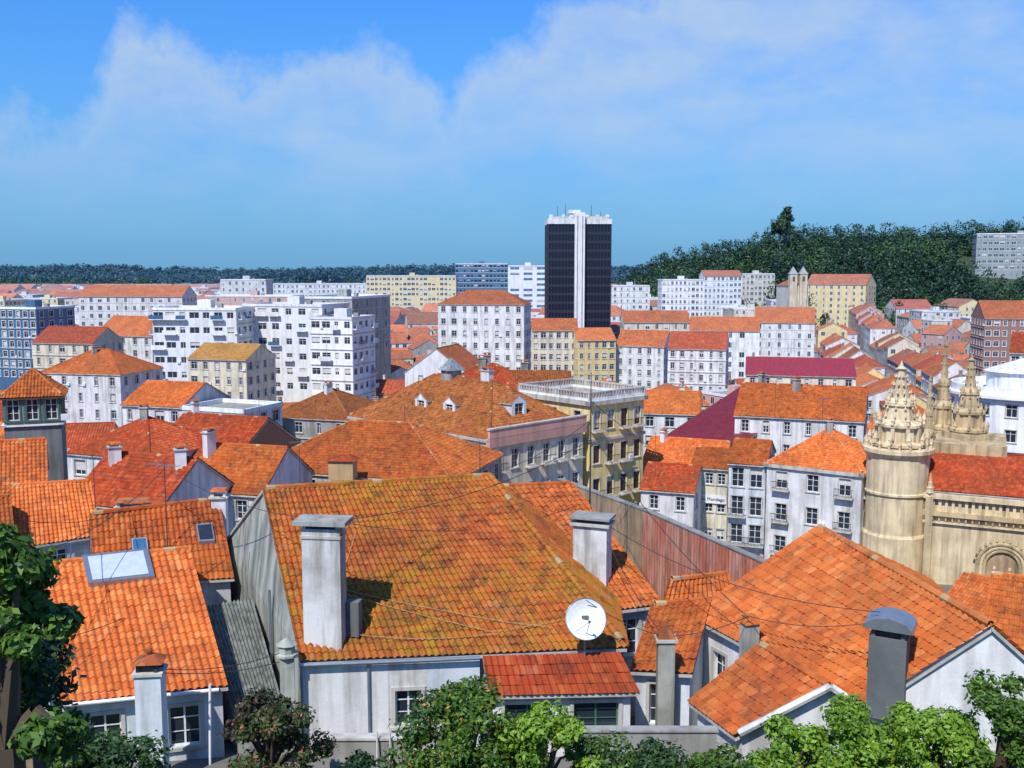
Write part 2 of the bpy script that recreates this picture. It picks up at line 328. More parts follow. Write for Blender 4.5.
def house(name,P4,R0,R1,kind,zg,wm,rm,geo=False,lvl=1,par=True,cols=None,rows=None,ov=.35,faces='FLBR',wopt={},reg=True,vb=None,chim=0,sides=None,box=True,**tk):
    A,B,Cc,D=[Vector(p) for p in P4]; ze=A.z
    if reg: occ.append([(p.x,p.y) for p in (A,B,Cc,D)])
    if vb:
        xs=[proj(p.x,p.y,p.z)[0] for p in (A,B,Cc,D)]; con.append((min(xs),max(xs),min(A.y,B.y),vb))
    wb=MB(); 
    if par: rb=MB(); nb=MB()
    else: rb=wb; nb=wb
    fac={'F':(A,B),'R':(B,Cc),'B':(Cc,D),'L':(D,A)}
    for k,(p,q) in fac.items():
        L=(q-p).xy.length; H=ze-zg
        if k in faces:
            c=(cols if k=='F' and cols is not None else max(1,int(L/2.9))); r=(rows if rows is not None else max(1,int(H/3.1)))
            if sides is not None and k!='F': c=sides
            facade(wb,nb,p,q,zg,ze,wm,c,r,lvl=lvl,**wopt)
        else: wb.face([(p.x,p.y,zg),(q.x,q.y,zg),(q.x,q.y,ze),(p.x,p.y,ze)],wm)
    if kind=='flat':
        rb.face([A+Vector((0,0,-.3)),B+Vector((0,0,-.3)),Cc+Vector((0,0,-.3)),D+Vector((0,0,-.3))],rm or 'concrete')
        for p,q in fac.values():
            L=(q-p).xy.length; m_=(p+q)/2; rb.box(m_.x,m_.y,L+.3,.3,ze-.25,ze+.35,math.atan2(q.y-p.y,q.x-p.x),'whiteclean' if wm!='stone' else 'stonelt')
        c=(A+B+Cc+D)/4; rot=math.atan2(B.y-A.y,B.x-A.x)
        if box: rb.box(c.x,c.y,3.2,2.6,ze-.3,ze+2.0,rot,wm); rb.box(c.x+3,c.y+1,1.2,1.0,ze-.3,ze+1.0,rot,'concrete')
    elif R0 is not None:
        R0=Vector(R0);R1=Vector(R1)
        if kind=='gx':
            slope(rb,A,B,R1,R0,rm,geo,ov,.15,.15,**tk); slope(rb,Cc,D,R0,R1,rm,geo and par,ov,.15,.15,**tk)
            wb.face([D,A,R0],wm); wb.face([B,Cc,R1],wm)
        elif kind=='hipR':
            slope(rb,A,B,R1,R0,rm,geo,ov,.15,0,**tk); slope(rb,Cc,D,R0,R1,rm,False,ov,0,.15,**tk); slope(rb,B,Cc,R1,R1,rm,geo,ov,**tk); wb.face([D,A,R0],wm); rcap(rb,B,R1,rm,geo)
        elif kind=='gy':
            slope(rb,D,A,R0,R1,rm,geo,ov,.15,.15,**tk); slope(rb,B,Cc,R1,R0,rm,geo,ov,.15,.15,**tk); wb.face([A,B,R0],wm); wb.face([Cc,D,R1],wm)
        elif kind=='hip':
            slope(rb,A,B,R1,R0,rm,geo,ov,**tk); slope(rb,B,Cc,R1,R1,rm,geo,ov,**tk); slope(rb,Cc,D,R0,R1,rm,False,ov,**tk); slope(rb,D,A,R0,R0,rm,geo,ov,**tk)
            for a,b in ((A,R0),(D,R0),(B,R1),(Cc,R1)): rcap(rb,a,b,rm,geo)
        elif kind=='shed':
            slope(rb,A,B,R1,R0,rm,geo,ov,.1,.1,**tk)
            wb.face([B,Cc,R1],wm); wb.face([D,A,R0],wm); wb.face([Cc,D,R0,R1],wm)
        if kind!='shed': rcap(rb,R0,R1,rm,geo)
        for i in range(chim):
            t=R.uniform(.1,.9); q=R0.lerp(R1,t); off=(A-D).normalized()*R.uniform(-1.5,1.5)
            chimney(rb,q.x+off.x,q.y+off.y,ze,R0.z+R.uniform(.5,1.2),R.uniform(.6,1.2),.6,R.uniform(0,1),R.choice(['white','oldwall','grey']))
    if par:
        e=empty(name); wb.obj('walls',e); 
        if rb.f: rb.obj('roof',e)
        if nb.f: nb.obj('windows',e)
        return e
    return wb.obj(name)
def rectify(A,B,depth):
    d=(B-A).xy.normalized(); n=Vector((-d.y,d.x,0))*depth
    return [A,B,B+n,A+n]
def H(name,pxL,py,pxR,YL,YR,depth,kind,rise,wm,rm,vb,cols=None,rows=None,geo=None,lvl=None,par=True,**k):
    A=W(pxL,py,YL); z=A.z; dep=YR*C-(z-CZ)*S; B=Vector(((pxR-512)/F*dep,YR,z))
    P4=rectify(A,B,depth); d=(B-A).normalized(); n=(P4[3]-A).normalized(); L=(B-A).length; up=Vector((0,0,rise))
    if kind=='gx': R0=(P4[0]+P4[3])/2+up;R1=(P4[1]+P4[2])/2+up
    elif kind=='gy': R0=(A+B)/2+up;R1=(P4[2]+P4[3])/2+up
    elif kind=='hip':
        if L>=depth: k_=depth/2; R0=(P4[0]+P4[3])/2+up+d*k_; R1=(P4[1]+P4[2])/2+up-d*k_
        else: R0=R1=(A+P4[2])/2+up
        if (R1-R0).length<.1: R1=R0+d*.1
    elif kind=='shed': R0=P4[3]+up;R1=P4[2]+up
    else: R0=R1=None
    cx=sum(p.x for p in P4)/4; cy=sum(p.y for p in P4)/4
    zg=min(g(cx,cy),g(A.x,A.y),g(B.x,B.y))-1
    if geo is None: geo=YL<150
    if lvl is None: lvl=2 if YL<140 else (1 if YL<320 else 0)
    return house(name,P4,R0,R1,kind,zg,wm,rm,geo,lvl,par,cols,rows,vb=vb,**k),P4
# ---------- terrain ----------
xs=np.concatenate([np.linspace(-9000,-700,20),np.linspace(-640,760,141),np.linspace(820,9000,20)]); ys=np.concatenate([np.linspace(-400,0,9),np.linspace(4,100,33),np.linspace(108,1000,113),np.linspace(1050,3000,50),np.linspace(3300,16000,20)])
V=np.array([(x,y,g(x,y)) for x in xs for y in ys]); gb=MB(); gb.grid(V,len(xs),len(ys),'ground',V[:,:2].copy()); o=gb.obj('ground')
# ---------- near houses ----------
def mirr(A,R_,z): return Vector((2*R_.x-A.x,2*R_.y-A.y,z))
A=Zp(303,655,36.2);B=Zp(622,642,36.2);D=Zp(224,545,36.2);R0=Zp(266,489,40.6);R1=Zp(490,476,40.6);Cc=Vector((4.5,47,36.2))
e=house('mossy_roof_house',[A,B,Cc,D],R0,R1,'hipR',31,'oldwall','t_moss',geo=True,lvl=2,faces='')
wb=MB();nb=MB(); d=(B-A).normalized(); n=Vector((d.y,-d.x,0))*.24
facade(wb,nb,A+n,A+d*3.05+n,31.2,36.0,'white',0,0); facade(wb,nb,A+d*3.05+n,A+d*4.5+n,31.2,36.0,'chimwhite',1,1,1.2,1.35,2,1.2,blp=0); facade(wb,nb,A+d*4.5+n,A+d*6.4+n,31.2,36.0,'bluewhite',0,0); facade(wb,nb,A,A+n,31.2,36.0,'white',0,0)
wb.box((A+d*2.35).x+n.x*1.3,(A+d*2.35).y+n.y*1.3,.08,.08,31.5,36,0,'zinc'); wb.tube(A+n*1.9-Vector((.1,0,.2)),A+d*6.4+n*1.9-Vector((0,0,.2)),.07,.07,8,'zinc')
wb.obj('front_wall',e);nb.obj('front_window',e)
a=Zp(490,693,35.0);b_=Zp(637,690,35.0);c_=Zp(618,652,36.15);d_=Zp(484,656,36.15); mb=MB(); slope(mb,a,b_,c_,d_,'t_red',True,.1,.05,.05); mb.obj('lean_to_roof',e)
wb=MB();nb=MB(); facade(wb,nb,a+Vector((0.1,.25,0)),b_+Vector((-.2,.25,0)),31,34.95,'white',2,1,1.8,1.0,2,.5,frame='framegreen',blp=0); facade(wb,nb,b_+Vector((-.2,.25,0)),Cc,31,35,'bluewhite',0,0); wb.obj('lean_to_wall',e);nb.obj('lean_to_windows',e)
mb=MB(); p=W(326,648,35.6); zt=W(326,527,35.6).z; mb.box(p.x,p.y,1.42,.75,p.z-.6,zt,-.12,'chimwhite'); mb.box(p.x,p.y,1.5,.83,zt-.35,zt-.25,-.12,'trim')
for s in (-.62,.62): mb.box(p.x+s,p.y-s*.1,.14,.7,zt,zt+.16,-.12,'white')
mb.box(p.x,p.y,1.3,.6,zt+.002,zt+.15,-.12,'iron'); mb.box(p.x,p.y,1.95,1.15,zt+.16,zt+.32,-.12,'grey'); mb.box(p.x+1.0,p.y+.3,.5,.5,p.z+.4,p.z+1.7,-.12,'darkgrey'); mb.obj('chimney',e)
mb=MB()
def onroof(s,t): return A.lerp(B,s).lerp(R0.lerp(R1,s),t)+Vector((0,0,.14))
for (s0,t0,s1,t1) in ((.15,.3,.6,.05),(.6,.05,.95,.12),(.15,.3,.3,.65),(.12,.34,.5,.16),(.5,.16,.8,.06),(.05,.1,.35,.03),(.35,.03,.62,.04)):
    for i in range(6):
        k0,k1=i/6,(i+1)/6; f=lambda k:onroof(s0+(s1-s0)*k,t0+(t1-t0)*k)+Vector((0,0,.08-.25*k*(1-k)))
        mb.tube(f(k0),f(k1),.013,.013,4,'ochre')
mb.obj('cable',e)
mb=MB(); q=A.lerp(D,.3)+Vector((-.12,-.05,0)); mb.tube((q.x,q.y,31.5),(q.x,q.y,37.2),.06,.06,7,'zinc'); q=A.lerp(D,.62)+Vector((-.12,-.05,0)); mb.tube((q.x,q.y,32.5),(q.x,q.y,37.8),.04,.04,7,'concrete'); mb.obj('wall_pipes',e)
def cable(p,q,sag,r=.016,mt='iron'):
    mb=MB(); n=14
    for i in range(n):
        f=lambda k:p.lerp(q,k)-Vector((0,0,4*sag*k*(1-k)))
        mb.tube(f(i/n),f((i+1)/n),r,r,4,mt)
    mb.obj('overhead_cable')
for a in (((168,470,46),(330,520,36),.5),((330,520,36),(590,500,48),.9),((590,430,48),(749,618,36),.6),((165,468,46),(20,560,34),.6),((590,505,44),(665,640,36.5),.3),((600,520,43),(880,612,31),.8),((60,640,34),(225,560,44),.4),((590,420,48),(480,476,46),.4),((590,440,48),(326,522,35.6),.7),((153,668,32.3),(288,650,34.2),.3),((586,600,35),(665,636,36.2),.2),((749,616,36),(887,620,31.3),.3),((303,655,35),(153,672,32.3),.3),((590,400,48),(730,470,112),1.5),((95,470,62),(168,475,46),.4),((665,636,36.2),(749,616,36),.2),((20,520,34),(134,505,48),.4)):
    cable(W(*a[0]),W(*a[1]),a[2])
e=empty('satellite_dish'); mb=MB(); c0=W(586,619,34.9); nrm=Vector((.12,-1,.42)).normalized(); a=nrm.orthogonal().normalized(); b_=nrm.cross(a); n=28; rad=.74
f=lambda r,t:c0+(a*math.cos(t)+b_*math.sin(t))*r*rad+nrm*(r*r*.16-.16)
for (r0,r1) in ((0,.25),(.25,.5),(.5,.75),(.75,1)):
    for i in range(n):
        t0,t1=2*math.pi*i/n,2*math.pi*(i+1)/n
        mb.face([f(r0,t0),f(r0,t1),f(r1,t1),f(r1,t0)],'dishwhite')
for i in range(n):
    t0,t1=2*math.pi*i/n,2*math.pi*(i+1)/n; mb.tube(f(1,t0),f(1,t1),.018,.018,5,'zinc')
mb.obj('dish',e); mb=MB(); lnb=c0+nrm*.75-Vector((0,0,.15)); mb.tube(c0-Vector((0,0,.62)),lnb,.018,.018,5,'zinc'); mb.tube(lnb,lnb-nrm*.15,.05,.04,8,'blind',True); mb.tube(c0+a*.6,lnb,.01,.01,4,'zinc'); mb.obj('feed_arm',e)
mb=MB(); q=c0-nrm*.2; mb.tube((q.x,q.y,34.6),q,.035,.035,8,'zinc',True); mb.box(q.x,q.y,.25,.1,q.z-.15,q.z+.15,0,'zinc'); mb.obj('mast',e)
A=Zp(600,607,36);B=Zp(656,600,36);R0=Zp(500,487,39.5);R1=Zp(570,484,39.5)
e=house('orange_roof_house',[A,B,mirr(B,R1,36),mirr(A,R0,36)],R0,R1,'gx',30,'bluewhite','t_orange',geo=True,lvl=2,faces='F',cols=1)
mb=MB(); p=W(592,580,42.5); zt=W(592,524,42.5).z; mb.box(p.x,p.y,1.5,.9,p.z-1,zt,-.35,'chimwhite'); mb.box(p.x,p.y,1.75,1.15,zt,zt+.12,-.35,'trim'); mb.box(p.x,p.y,1.2,.6,zt+.12,zt+.3,-.35,'iron'); mb.box(p.x,p.y,1.8,1.2,zt+.3,zt+.4,-.35,'concrete'); mb.obj('chimney',e)
e=empty('rusty_corrugated_wall'); mb=MB(); P=[Zp(560,478,37.6),Zp(645,508,37.6),Zp(765,560,37.6)]
for i,mt in ((0,'brownplaster'),(1,'rust')):
    p,q=P[i],P[i+1]; m_=(p+q)/2; L=(q-p).length; rt=math.atan2(q.y-p.y,q.x-p.x); mb.box(m_.x,m_.y,L,.3,28,37.5,rt,'brownplaster'); mb.box(m_.x,m_.y,L+.1,.36,37.5,37.57,rt,'concrete')
    if i==1:
        dd=(q-p).normalized(); nn=Vector((dd.y,-dd.x,0)); K=int(L/.13)
        for k in range(K):
            s0,s1=k/K,(k+1)/K; o0=.17+.035*(k%2); o1=.17+.035*((k+1)%2); a_=p.lerp(q,s0)+nn*o0; b_=p.lerp(q,s1)+nn*o1; mb.face([(a_.x,a_.y,30),(b_.x,b_.y,30),(b_.x,b_.y,37.45),(a_.x,a_.y,37.45)],'rust')
q=P[2]; mb.box(q.x+3,q.y+2.5,6,.3,28,36.8,.7,'brownplaster'); mb.obj('wall_panels',e)
for nm,a,b_,r0,r1,z,zr,wm in (('small_tiled_house',(636,665),(690,668),(655,605),(708,600),35,36.4,'bluewhite'),('small_tiled_house',(662,612),(735,606),(672,580),(725,574),35.5,36.6,'oldwall')):
    A=Zp(*a,z);B=Zp(*b_,z);R0=Zp(*r0,zr);R1=Zp(*r1,zr); house(nm,[A,B,mirr(B,R1,z),mirr(A,R0,z)],R0,R1,'gx',30,wm,'t_orange',geo=True,lvl=2,faces='F',cols=1,rows=1)
e=empty('chimney_stack'); mb=MB(); p=W(665,690,36.2); z=W(665,640,36.2).z; mb.box(p.x,p.y,.62,.55,p.z-2,z,0,'oldwall'); mb.box(p.x,p.y,.8,.7,z,z+.12,0,'trim'); mb.box(p.x,p.y,.7,.6,z+.12,z+.55,0,'t_old_g',tx=.3); mb.obj('stack',e)
A=Zp(697,612,36);B=Zp(870,703,36);R0=Zp(820,528,39);R1=Zp(990,625,39)
e=house('large_orange_roof_house',[A,B,mirr(B,R1,36),mirr(A,R0,36)],R0,R1,'gx',29,'white','t_bright',geo=True,lvl=2,faces='LFR',cols=3,rows=1,sides=1,wopt=dict(topoff=1.2,blp=0))
mb=MB(); p=W(887,700,31.3); z0=p.z-.5; z1=W(887,634,31.3).z; rot=-.5; mb.box(p.x,p.y,1.15,.95,z0,z1,rot,'darkgrey')
for s in (-1,1): mb.box(p.x+s*.45*math.cos(rot),p.y+s*.45*math.sin(rot),.12,.9,z1,z1+.28,rot,'darkgrey')
z2=z1+.28; n=10; ca,sa=math.cos(rot),math.sin(rot); ribs=24
for i in range(n):
    for j in range(ribs):
        def f(i,j):
            t=math.pi*i/n; v=(j/ribs-.5)*1.25; r_=1+.03*(j%2); u=-math.cos(t)*.75*r_; h=math.sin(t)*.42*r_; return (p.x+ca*u-sa*v,p.y+sa*u+ca*v,z2+h)
        mb.face([f(i,j),f(i,j+1),f(i+1,j+1),f(i+1,j)],'zinc')
for v in (-.62,.62): mb.face([(p.x+ca*(-math.cos(math.pi*i/n)*.74)-sa*v,p.y+sa*(-math.cos(math.pi*i/n)*.74)+ca*v,z2+math.sin(math.pi*i/n)*.41) for i in range(n+1)],'zinc')
mb.obj('zinc_capped_chimney',e)
mb=MB(); p=W(749,652,36.5); mb.box(p.x,p.y,.55,.5,p.z-.6,W(749,622,36.5).z,.3,'oldwall'); mb.box(p.x,p.y,.7,.65,W(749,622,36.5).z,W(749,615,36.5).z,.3,'t_orange_g',tx=.6); mb.obj('small_chimney',e)
A=Zp(698,698,34.6);B=Zp(742,731,34.6);R0=Zp(762,646,36.4);R1=Zp(828,686,36.4)
e=house('low_tiled_annex',[A,B,mirr(B,R1,34.6),mirr(A,R0,34.6)],R0,R1,'gx',30,'white','t_orange',geo=True,lvl=2,faces='')
mb=MB(); p,q=B+Vector((-.15,-.25,0)),R1+Vector((.0,-.25,0)); mb.tube(p+Vector((0,0,.05)),q+Vector((0,0,.1)),.13,.13,6,'chimwhite'); mb.tube(q+Vector((0,0,.1)),mirr(B,R1,34.6)+Vector((.15,-.25,.05)),.13,.13,6,'chimwhite'); mb.obj('verge',e)
A=Zp(62,697,35.3);B=Zp(222,681,35.3);R0=Zp(36,566,38.1);R1=Zp(186,549,38.1)
e=house('skylight_house',[A,B,mirr(B,R1,35.3),mirr(A,R0,35.3)],R0,R1,'gx',29,'bluewhite','t_bright',geo=True,lvl=2,faces='F',cols=2,rows=1,wopt=dict(topoff=.8,ww=1.1,wh=1.5,blp=0))
def skyl(e,A,B,R0,R1,s0,s1,t0,t1,mt='sky_light'):
    f=lambda s,t,h:A.lerp(B,s).lerp(R0.lerp(R1,s),t)+Vector((0,-.3*h,h)); mb=MB()
    P=[f(s0,t0,.25),f(s1,t0,.25),f(s1,t1,.25),f(s0,t1,.25)]; Q=[f(s0,t0,0),f(s1,t0,0),f(s1,t1,0),f(s0,t1,0)]
    for i in range(4): mb.face([Q[i],Q[(i+1)%4],P[(i+1)%4],P[i]],'zinc')
    mb.face(P,'zinc'); a=.08; g_=lambda s,t:f(s0+(s1-s0)*s,t0+(t1-t0)*t,.265); mb.face([g_(a,a),g_(1-a,a),g_(1-a,1-a),g_(a,1-a)],mt); mb.obj('skylight',e)
skyl(e,A,B,R0,R1,.30,.74,.76,1.0)
mb=MB(); p=W(153,745,32.3); z1=W(153,672,32.3).z; mb.box(p.x,p.y,.85,.75,z1-4.2,z1,.1,'bluewhite'); mb.box(p.x,p.y,1.0,.9,z1,z1+.1,.1,'trim')
for i in range(4): mb.box(p.x+(.3 if i%2 else -.3),p.y+(.25 if i//2 else -.25),.12,.12,z1+.1,z1+.4,.1,'iron')
mb.box(p.x,p.y,.55,.45,z1+.1,z1+.4,.1,'iron'); mb.box(p.x,p.y,1.0,.9,z1+.4,z1+.62,.1,'t_old_g',tx=.35); mb.lathe(p.x,p.y,[(.05,z1+.6),(.1,z1+.68),(.12,z1+.76),(.08,z1+.84),(0,z1+.88)],8,'t_old_g'); mb.obj('chimney',e)
mb=MB(); mb.tube(W(210,768,33.9),W(210,684,33.9),.05,.05,8,'whiteclean'); mb.tube(A+Vector((0,-.4,-.15)),B+Vector((0,-.4,-.15)),.07,.07,8,'whiteclean'); mb.obj('gutter_pipe',e)
A=Zp(98,580,36);B=Zp(230,573,36);R0=Zp(93,514,38.6);R1=Zp(216,500,38.6)
e=house('orange_roof_house',[A,B,mirr(B,R1,36),mirr(A,R0,36)],R0,R1,'gx',28,'bluewhite','t_orange',geo=True,lvl=2,faces='F',cols=1)
skyl(e,A,B,R0,R1,.28,.4,.3,.5,'blueglass'); skyl(e,A,B,R0,R1,.80,.93,.38,.62,'glass')
mb=MB(); p=W(134,512,48); chimney(mb,p.x,p.y,p.z-1.5,p.z+.2,1.6,.7,.1,'oldwall','t_old_g'); p=W(220,515,49); chimney(mb,p.x,p.y,p.z-1.5,p.z+.9,.7,.6,.1,'white'); mb.obj('chimneys',e)
A=Zp(14,545,34);B=Zp(98,532,34);R0=Zp(12,486,36.5);R1=Zp(88,481,36.5)
house('white_cottage',[A,B,mirr(B,R1,34),mirr(A,R0,34)],R0,R1,'gx',26,'bluewhite','t_bright',geo=True,lvl=2,faces='FR',cols=3,wopt=dict(wh=1.2,ww=1.3))
A=Zp(-60,560,34.2);B=Zp(14,552,34.2);R0=Zp(-60,500,36.6);R1=Zp(8,496,36.6)
house('tiled_house',[A,B,mirr(B,R1,34.2),mirr(A,R0,34.2)],R0,R1,'gx',26,'cream','t_orange',geo=True,lvl=1,faces='F')
A=Zp(22,622,35.6);B=Zp(58,606,35.6);R0=Zp(18,580,36.6);R1=Zp(50,570,36.6)
house('red_tiled_annex',[A,B,mirr(B,R1,35.6),mirr(A,R0,35.6)],R0,R1,'gx',28,'ochre','t_red',geo=True,lvl=1,faces='')
A=Zp(-70,720,35.5);B=Zp(30,712,35.5);R0=Zp(-80,640,37.5);R1=Zp(20,632,37.5)
house('tiled_house',[A,B,mirr(B,R1,35.5),mirr(A,R0,35.5)],R0,R1,'gx',28,'brownplaster','t_old',geo=True,lvl=1,faces='F')
e=empty('corrugated_shed'); mb=MB(); a,b_,c_,d_=Zp(240,724,33.8),Zp(286,716,33.8),Zp(252,598,35.8),Zp(202,606,35.8)
n=14; 
for i in range(n*4):
    s0,s1=i/(n*4),(i+1)/(n*4); h=lambda s:Vector((0,0,.05*math.cos(s*n*2*math.pi))); mb.face([a.lerp(b_,s0)+h(s0),a.lerp(b_,s1)+h(s1),d_.lerp(c_,s1)+h(s1),d_.lerp(c_,s0)+h(s0)],'t_corr')
dn=Vector((0,0,-.1))
for p,q in ((a,b_),(b_,c_),(c_,d_),(d_,a)): mb.face([(p.x,p.y,30),(q.x,q.y,30),q+dn,p+dn],'oldwall')
mb.obj('shed',e)
e=empty('chimney_stack'); mb=MB(); p=W(288,700,34.2); z1=W(288,655,34.2).z; mb.box(p.x,p.y,.5,.5,p.z-2,z1,.2,'oldwall'); mb.lathe(p.x,p.y,[(.42,z1),(.42,z1+.08),(.3,z1+.1),(.3,z1+.35),(.38,z1+.4),(.0,z1+.65)],8,'oldwall'); mb.obj('stack',e)
occ.append([(-22,26),(20,26),(22,50),(5,58),(-25,60)])
# ---------- mid buildings ----------
def dormer(e,x,y,z,w=1.6,h=1.5,rot=0.,wm='white',rm='t_red'):
    ca,sa=math.cos(rot),math.sin(rot); f=lambda u,v,zz:Vector((x+ca*u-sa*v,y+sa*u+ca*v,zz)); wb=MB();nb=MB()
    A,B,Cc,D=f(-w/2,0,z+h),f(w/2,0,z+h),f(w/2,3.2,z+h),f(-w/2,3.2,z+h)
    facade(wb,nb,A,B,z-.5,z+h,wm,1,1,w*.6,h*.7,2,.15,trim=None,blp=0); 
    for p,q in ((B,Cc),(D,A)): wb.face([(p.x,p.y,z-.5),(q.x,q.y,z-.5),q,p],wm)
    R0=f(0,0,z+h+w*.35);R1=f(0,3.2,z+h+w*.35); wb.face([A,B,R0],wm); slope(wb,D,A,R0,R1,rm,False,.2); slope(wb,B,Cc,R1,R0,rm,False,.2); wb.obj('dormer_body',e); nb.obj('dormer_window',e)
def cornice(e,P4,z,mat='trim',w=.35,h=.5,bal=False,balm='trim',only=None):
    mb=MB()
    for i in range(4):
        if only and i not in only: continue
        p,q=P4[i],P4[(i+1)%4]; m_=(p+q)/2; L=(q-p).xy.length; rot=math.atan2(q.y-p.y,q.x-p.x); mb.box(m_.x,m_.y,L+w*2,w*2,z-h,z+.02*i,rot,mat)
        if bal:
            mb.box(m_.x,m_.y,L+.2,.25,z+.9,z+1.05+.01*i,rot,balm); nn=int(L/.45)
            for k in range(nn+1):
                t=p.lerp(q,k/nn); mb.box(t.x,t.y,.5 if k%7==0 else .16,.2,z+.03*i+.02,z+.9,rot,balm)
    mb.obj('cornice',e)
e,P=H('yellow_corner_building',590,402,644,112,118,12,'flat',0,'yellow','t_old',500,cols=4,rows=4,sides=3,box=False,wopt=dict(ww=1.1,wh=2.1,fh=3.9,topoff=1.2,frame='framebrown',balc=True,vary=False)); cornice(e,P,P[0].z+.05,bal=True); cornice(e,P,P[0].z-4.3,h=.3,w=.18)
e,P=H('tiled_mansion',350,415,490,118,101,14.5,'hip',4.9,'cream','t_old',478,cols=7,sides=6,rows=3,wopt=dict(ww=1.0,wh=2.0,fh=3.9,topoff=1.5,balc=True,vary=False)); cornice(e,P,P[0].z-.05,'pinktrim',.3,.9,False,'pinktrim',only=(1,)); cornice(e,P,P[0].z-.1,'trim',.25,.35,only=(0,))
q=(P[1]+P[2])/2; d=(P[2]-P[1]).normalized(); n=Vector((d.y,-d.x,0)); mb=MB(); m_=q+n*.15; rot=math.atan2(d.y,d.x); L=(P[2]-P[1]).length; mb.box(m_.x,m_.y,L+.6,.3,P[0].z,P[0].z+.9,rot,'pinktrim'); mb.box(m_.x,m_.y,L+.8,.45,P[0].z+.9,P[0].z+1.05,rot,'trim'); mb.obj('parapet',e)
q=P[1].lerp(P[2],.45)-n*2.2; dormer(e,q.x,q.y,P[0].z+.9,2.2,2.1,rot,'white','t_old')
d0=(P[1]-P[0]).normalized(); n0=Vector((d0.y,-d0.x,0)); rot0=math.atan2(d0.y,d0.x)
for t in (.42,.62): q=P[0].lerp(P[1],t)-n0*2.5; dormer(e,q.x,q.y,P[0].z+1.0,1.9,1.6,rot0,'white','t_old')
c=(P[0]+P[1]+P[2]+P[3])/4; mb=MB(); c=c-d0*2; mb.box(c.x,c.y,1.7,1.7,P[0].z+4,P[0].z+5.6,rot0,'grey'); mb.box(c.x,c.y,2.3,2.3,P[0].z+5.6,P[0].z+7.0,rot0,'t_zinc',tx=.05); c=c+d0*6; chimney(mb,c.x,c.y,P[0].z+3,P[0].z+5.9,1.3,.7,rot0,'white'); mb.obj('cupola',e)
H('tiled_mansion_wing',420,398,520,140,134,13,'hip',4.6,'white','t_red',410,cols=5,chim=2)
H('tiled_mansion_wing',500,396,572,138,138,10,'gx',3,'white','t_old',405,cols=4,chim=1)
e,P=H('large_tiled_house',252,468,452,92,86,14,'hip',3.8,'oldwall','t_orange',486,cols=5,chim=0)
p=W(343,474,87); mb=MB(); mb.box(p.x,p.y,2.2,1.6,p.z-.4,p.z+1.3,-.1,'ochre'); mb.box(p.x,p.y,2.7,2.0,p.z+1.3,p.z+1.8,-.1,'t_red',tx=.4); mb.obj('roof_vent',e)
e,P=H('white_townhouse',767,462,862,112,106,11,'hip',3.6,'white','t_bright',560,cols=3,rows=4,wopt=dict(ww=1.3,wh=1.9,fh=3.7,topoff=.9,balc=True,vary=False),chim=1); cornice(e,P,P[0].z-.1,'trim',.3,.4)
H('white_townhouse',735,414,864,134,128,12,'gx',3.6,'white','t_orange',462,cols=6,chim=2)
e,P=H('tall_narrow_townhouse',729,462,766,114,112.5,9,'gx',2,'bluewhite','t_orange',545,cols=2,rows=4,wopt=dict(ww=1.5,wh=2.2,fh=3.3,topoff=.6,balc=True))
e,P=H('shop_building',691,466,728,116,114.5,9,'gx',1.5,'cream','t_orange',532,cols=3,rows=4,wopt=dict(ww=.9,wh=1.3,fh=3.3,topoff=.7,vary=False))
mb=MB(); A_,B_=P[0],P[1]; d=(B_-A_).normalized(); rot=math.atan2(d.y,d.x); n=Vector((d.y,-d.x,0)); z=W(708,499,115).z; m_=(A_+B_)/2+n*.16; mb.box(m_.x,m_.y,4.1,.1,z-.5,z+.5,rot,'whiteclean'); mb.obj('sign_board',e)
cu=bpy.data.curves.new('sign_lettering','FONT'); cu.body='Edifício Mondego'; cu.size=.54; cu.extrude=.015; cu.align_x='CENTER'; cu.align_y='CENTER'; o=bpy.data.objects.new('sign_lettering',cu); bpy.context.scene.collection.objects.link(o); q=(A_+B_)/2+n*.24; o.location=(q.x,q.y,z); o.rotation_euler=(math.pi/2,0,rot); cu.materials.append(M['ink']); o.parent=e
H('tiled_townhouse',642,464,722,124,120,9,'gx',2.8,'cream','t_bright',472,chim=1)
H('tiled_townhouse',641,488,694,112,110,8,'gx',2.2,'white','t_red',512,chim=0)
H('maroon_roof_hall',656,442,730,136,128,22,'shed',5.8,'brownplaster','t_maroon',448,faces='F')
H('magenta_roof_hall',746,374,856,205,200,14,'gx',3,'cream','t_magenta',390,cols=8)
H('white_townhouse',640,412,700,160,158,10,'gx',3,'white','t_bright',420,chim=1)
H('white_apartment_block',152,309,236,228,226,14,'flat',0,'whiteclean',None,372,cols=7,rows=6,wopt=dict(ww=1.5,wh=1.4,fh=3.4,trim=None))
H('white_apartment_block',242,305,322,238,232,14,'flat',0,'whiteclean',None,378,cols=6,rows=6,wopt=dict(ww=1.5,wh=1.5,fh=3.5,trim=None))
H('white_apartment_block',310,318,352,225,222,12,'flat',0,'whiteclean',None,380,cols=4,rows=6,wopt=dict(ww=1.4,wh=1.5,fh=3.5,trim=None))
H('grey_apartment_block',352,298,390,262,290,16,'flat',0,'grey',None,352,cols=4,rows=5)
H('white_apartment_building',438,304,524,300,296,15,'hip',4,'white','t_orange',368,cols=8,rows=6,wopt=dict(wh=1.7,fh=3.6))
H('cream_townhouse',532,330,578,285,285,12,'gx',3,'cream','t_orange',372,cols=6)
H('cream_townhouse',578,340,616,280,282,12,'gx',3,'yellow','t_bright',375,cols=5)
H('white_townhouse',616,345,664,285,280,12,'gx',4,'white','t_orange',372,cols=5)
H('white_townhouse',668,348,726,262,258,12,'gx',4,'white','t_red',378,cols=6)
H('white_townhouse',624,322,690,330,330,12,'gx',3.5,'cream','t_orange',340,cols=7)
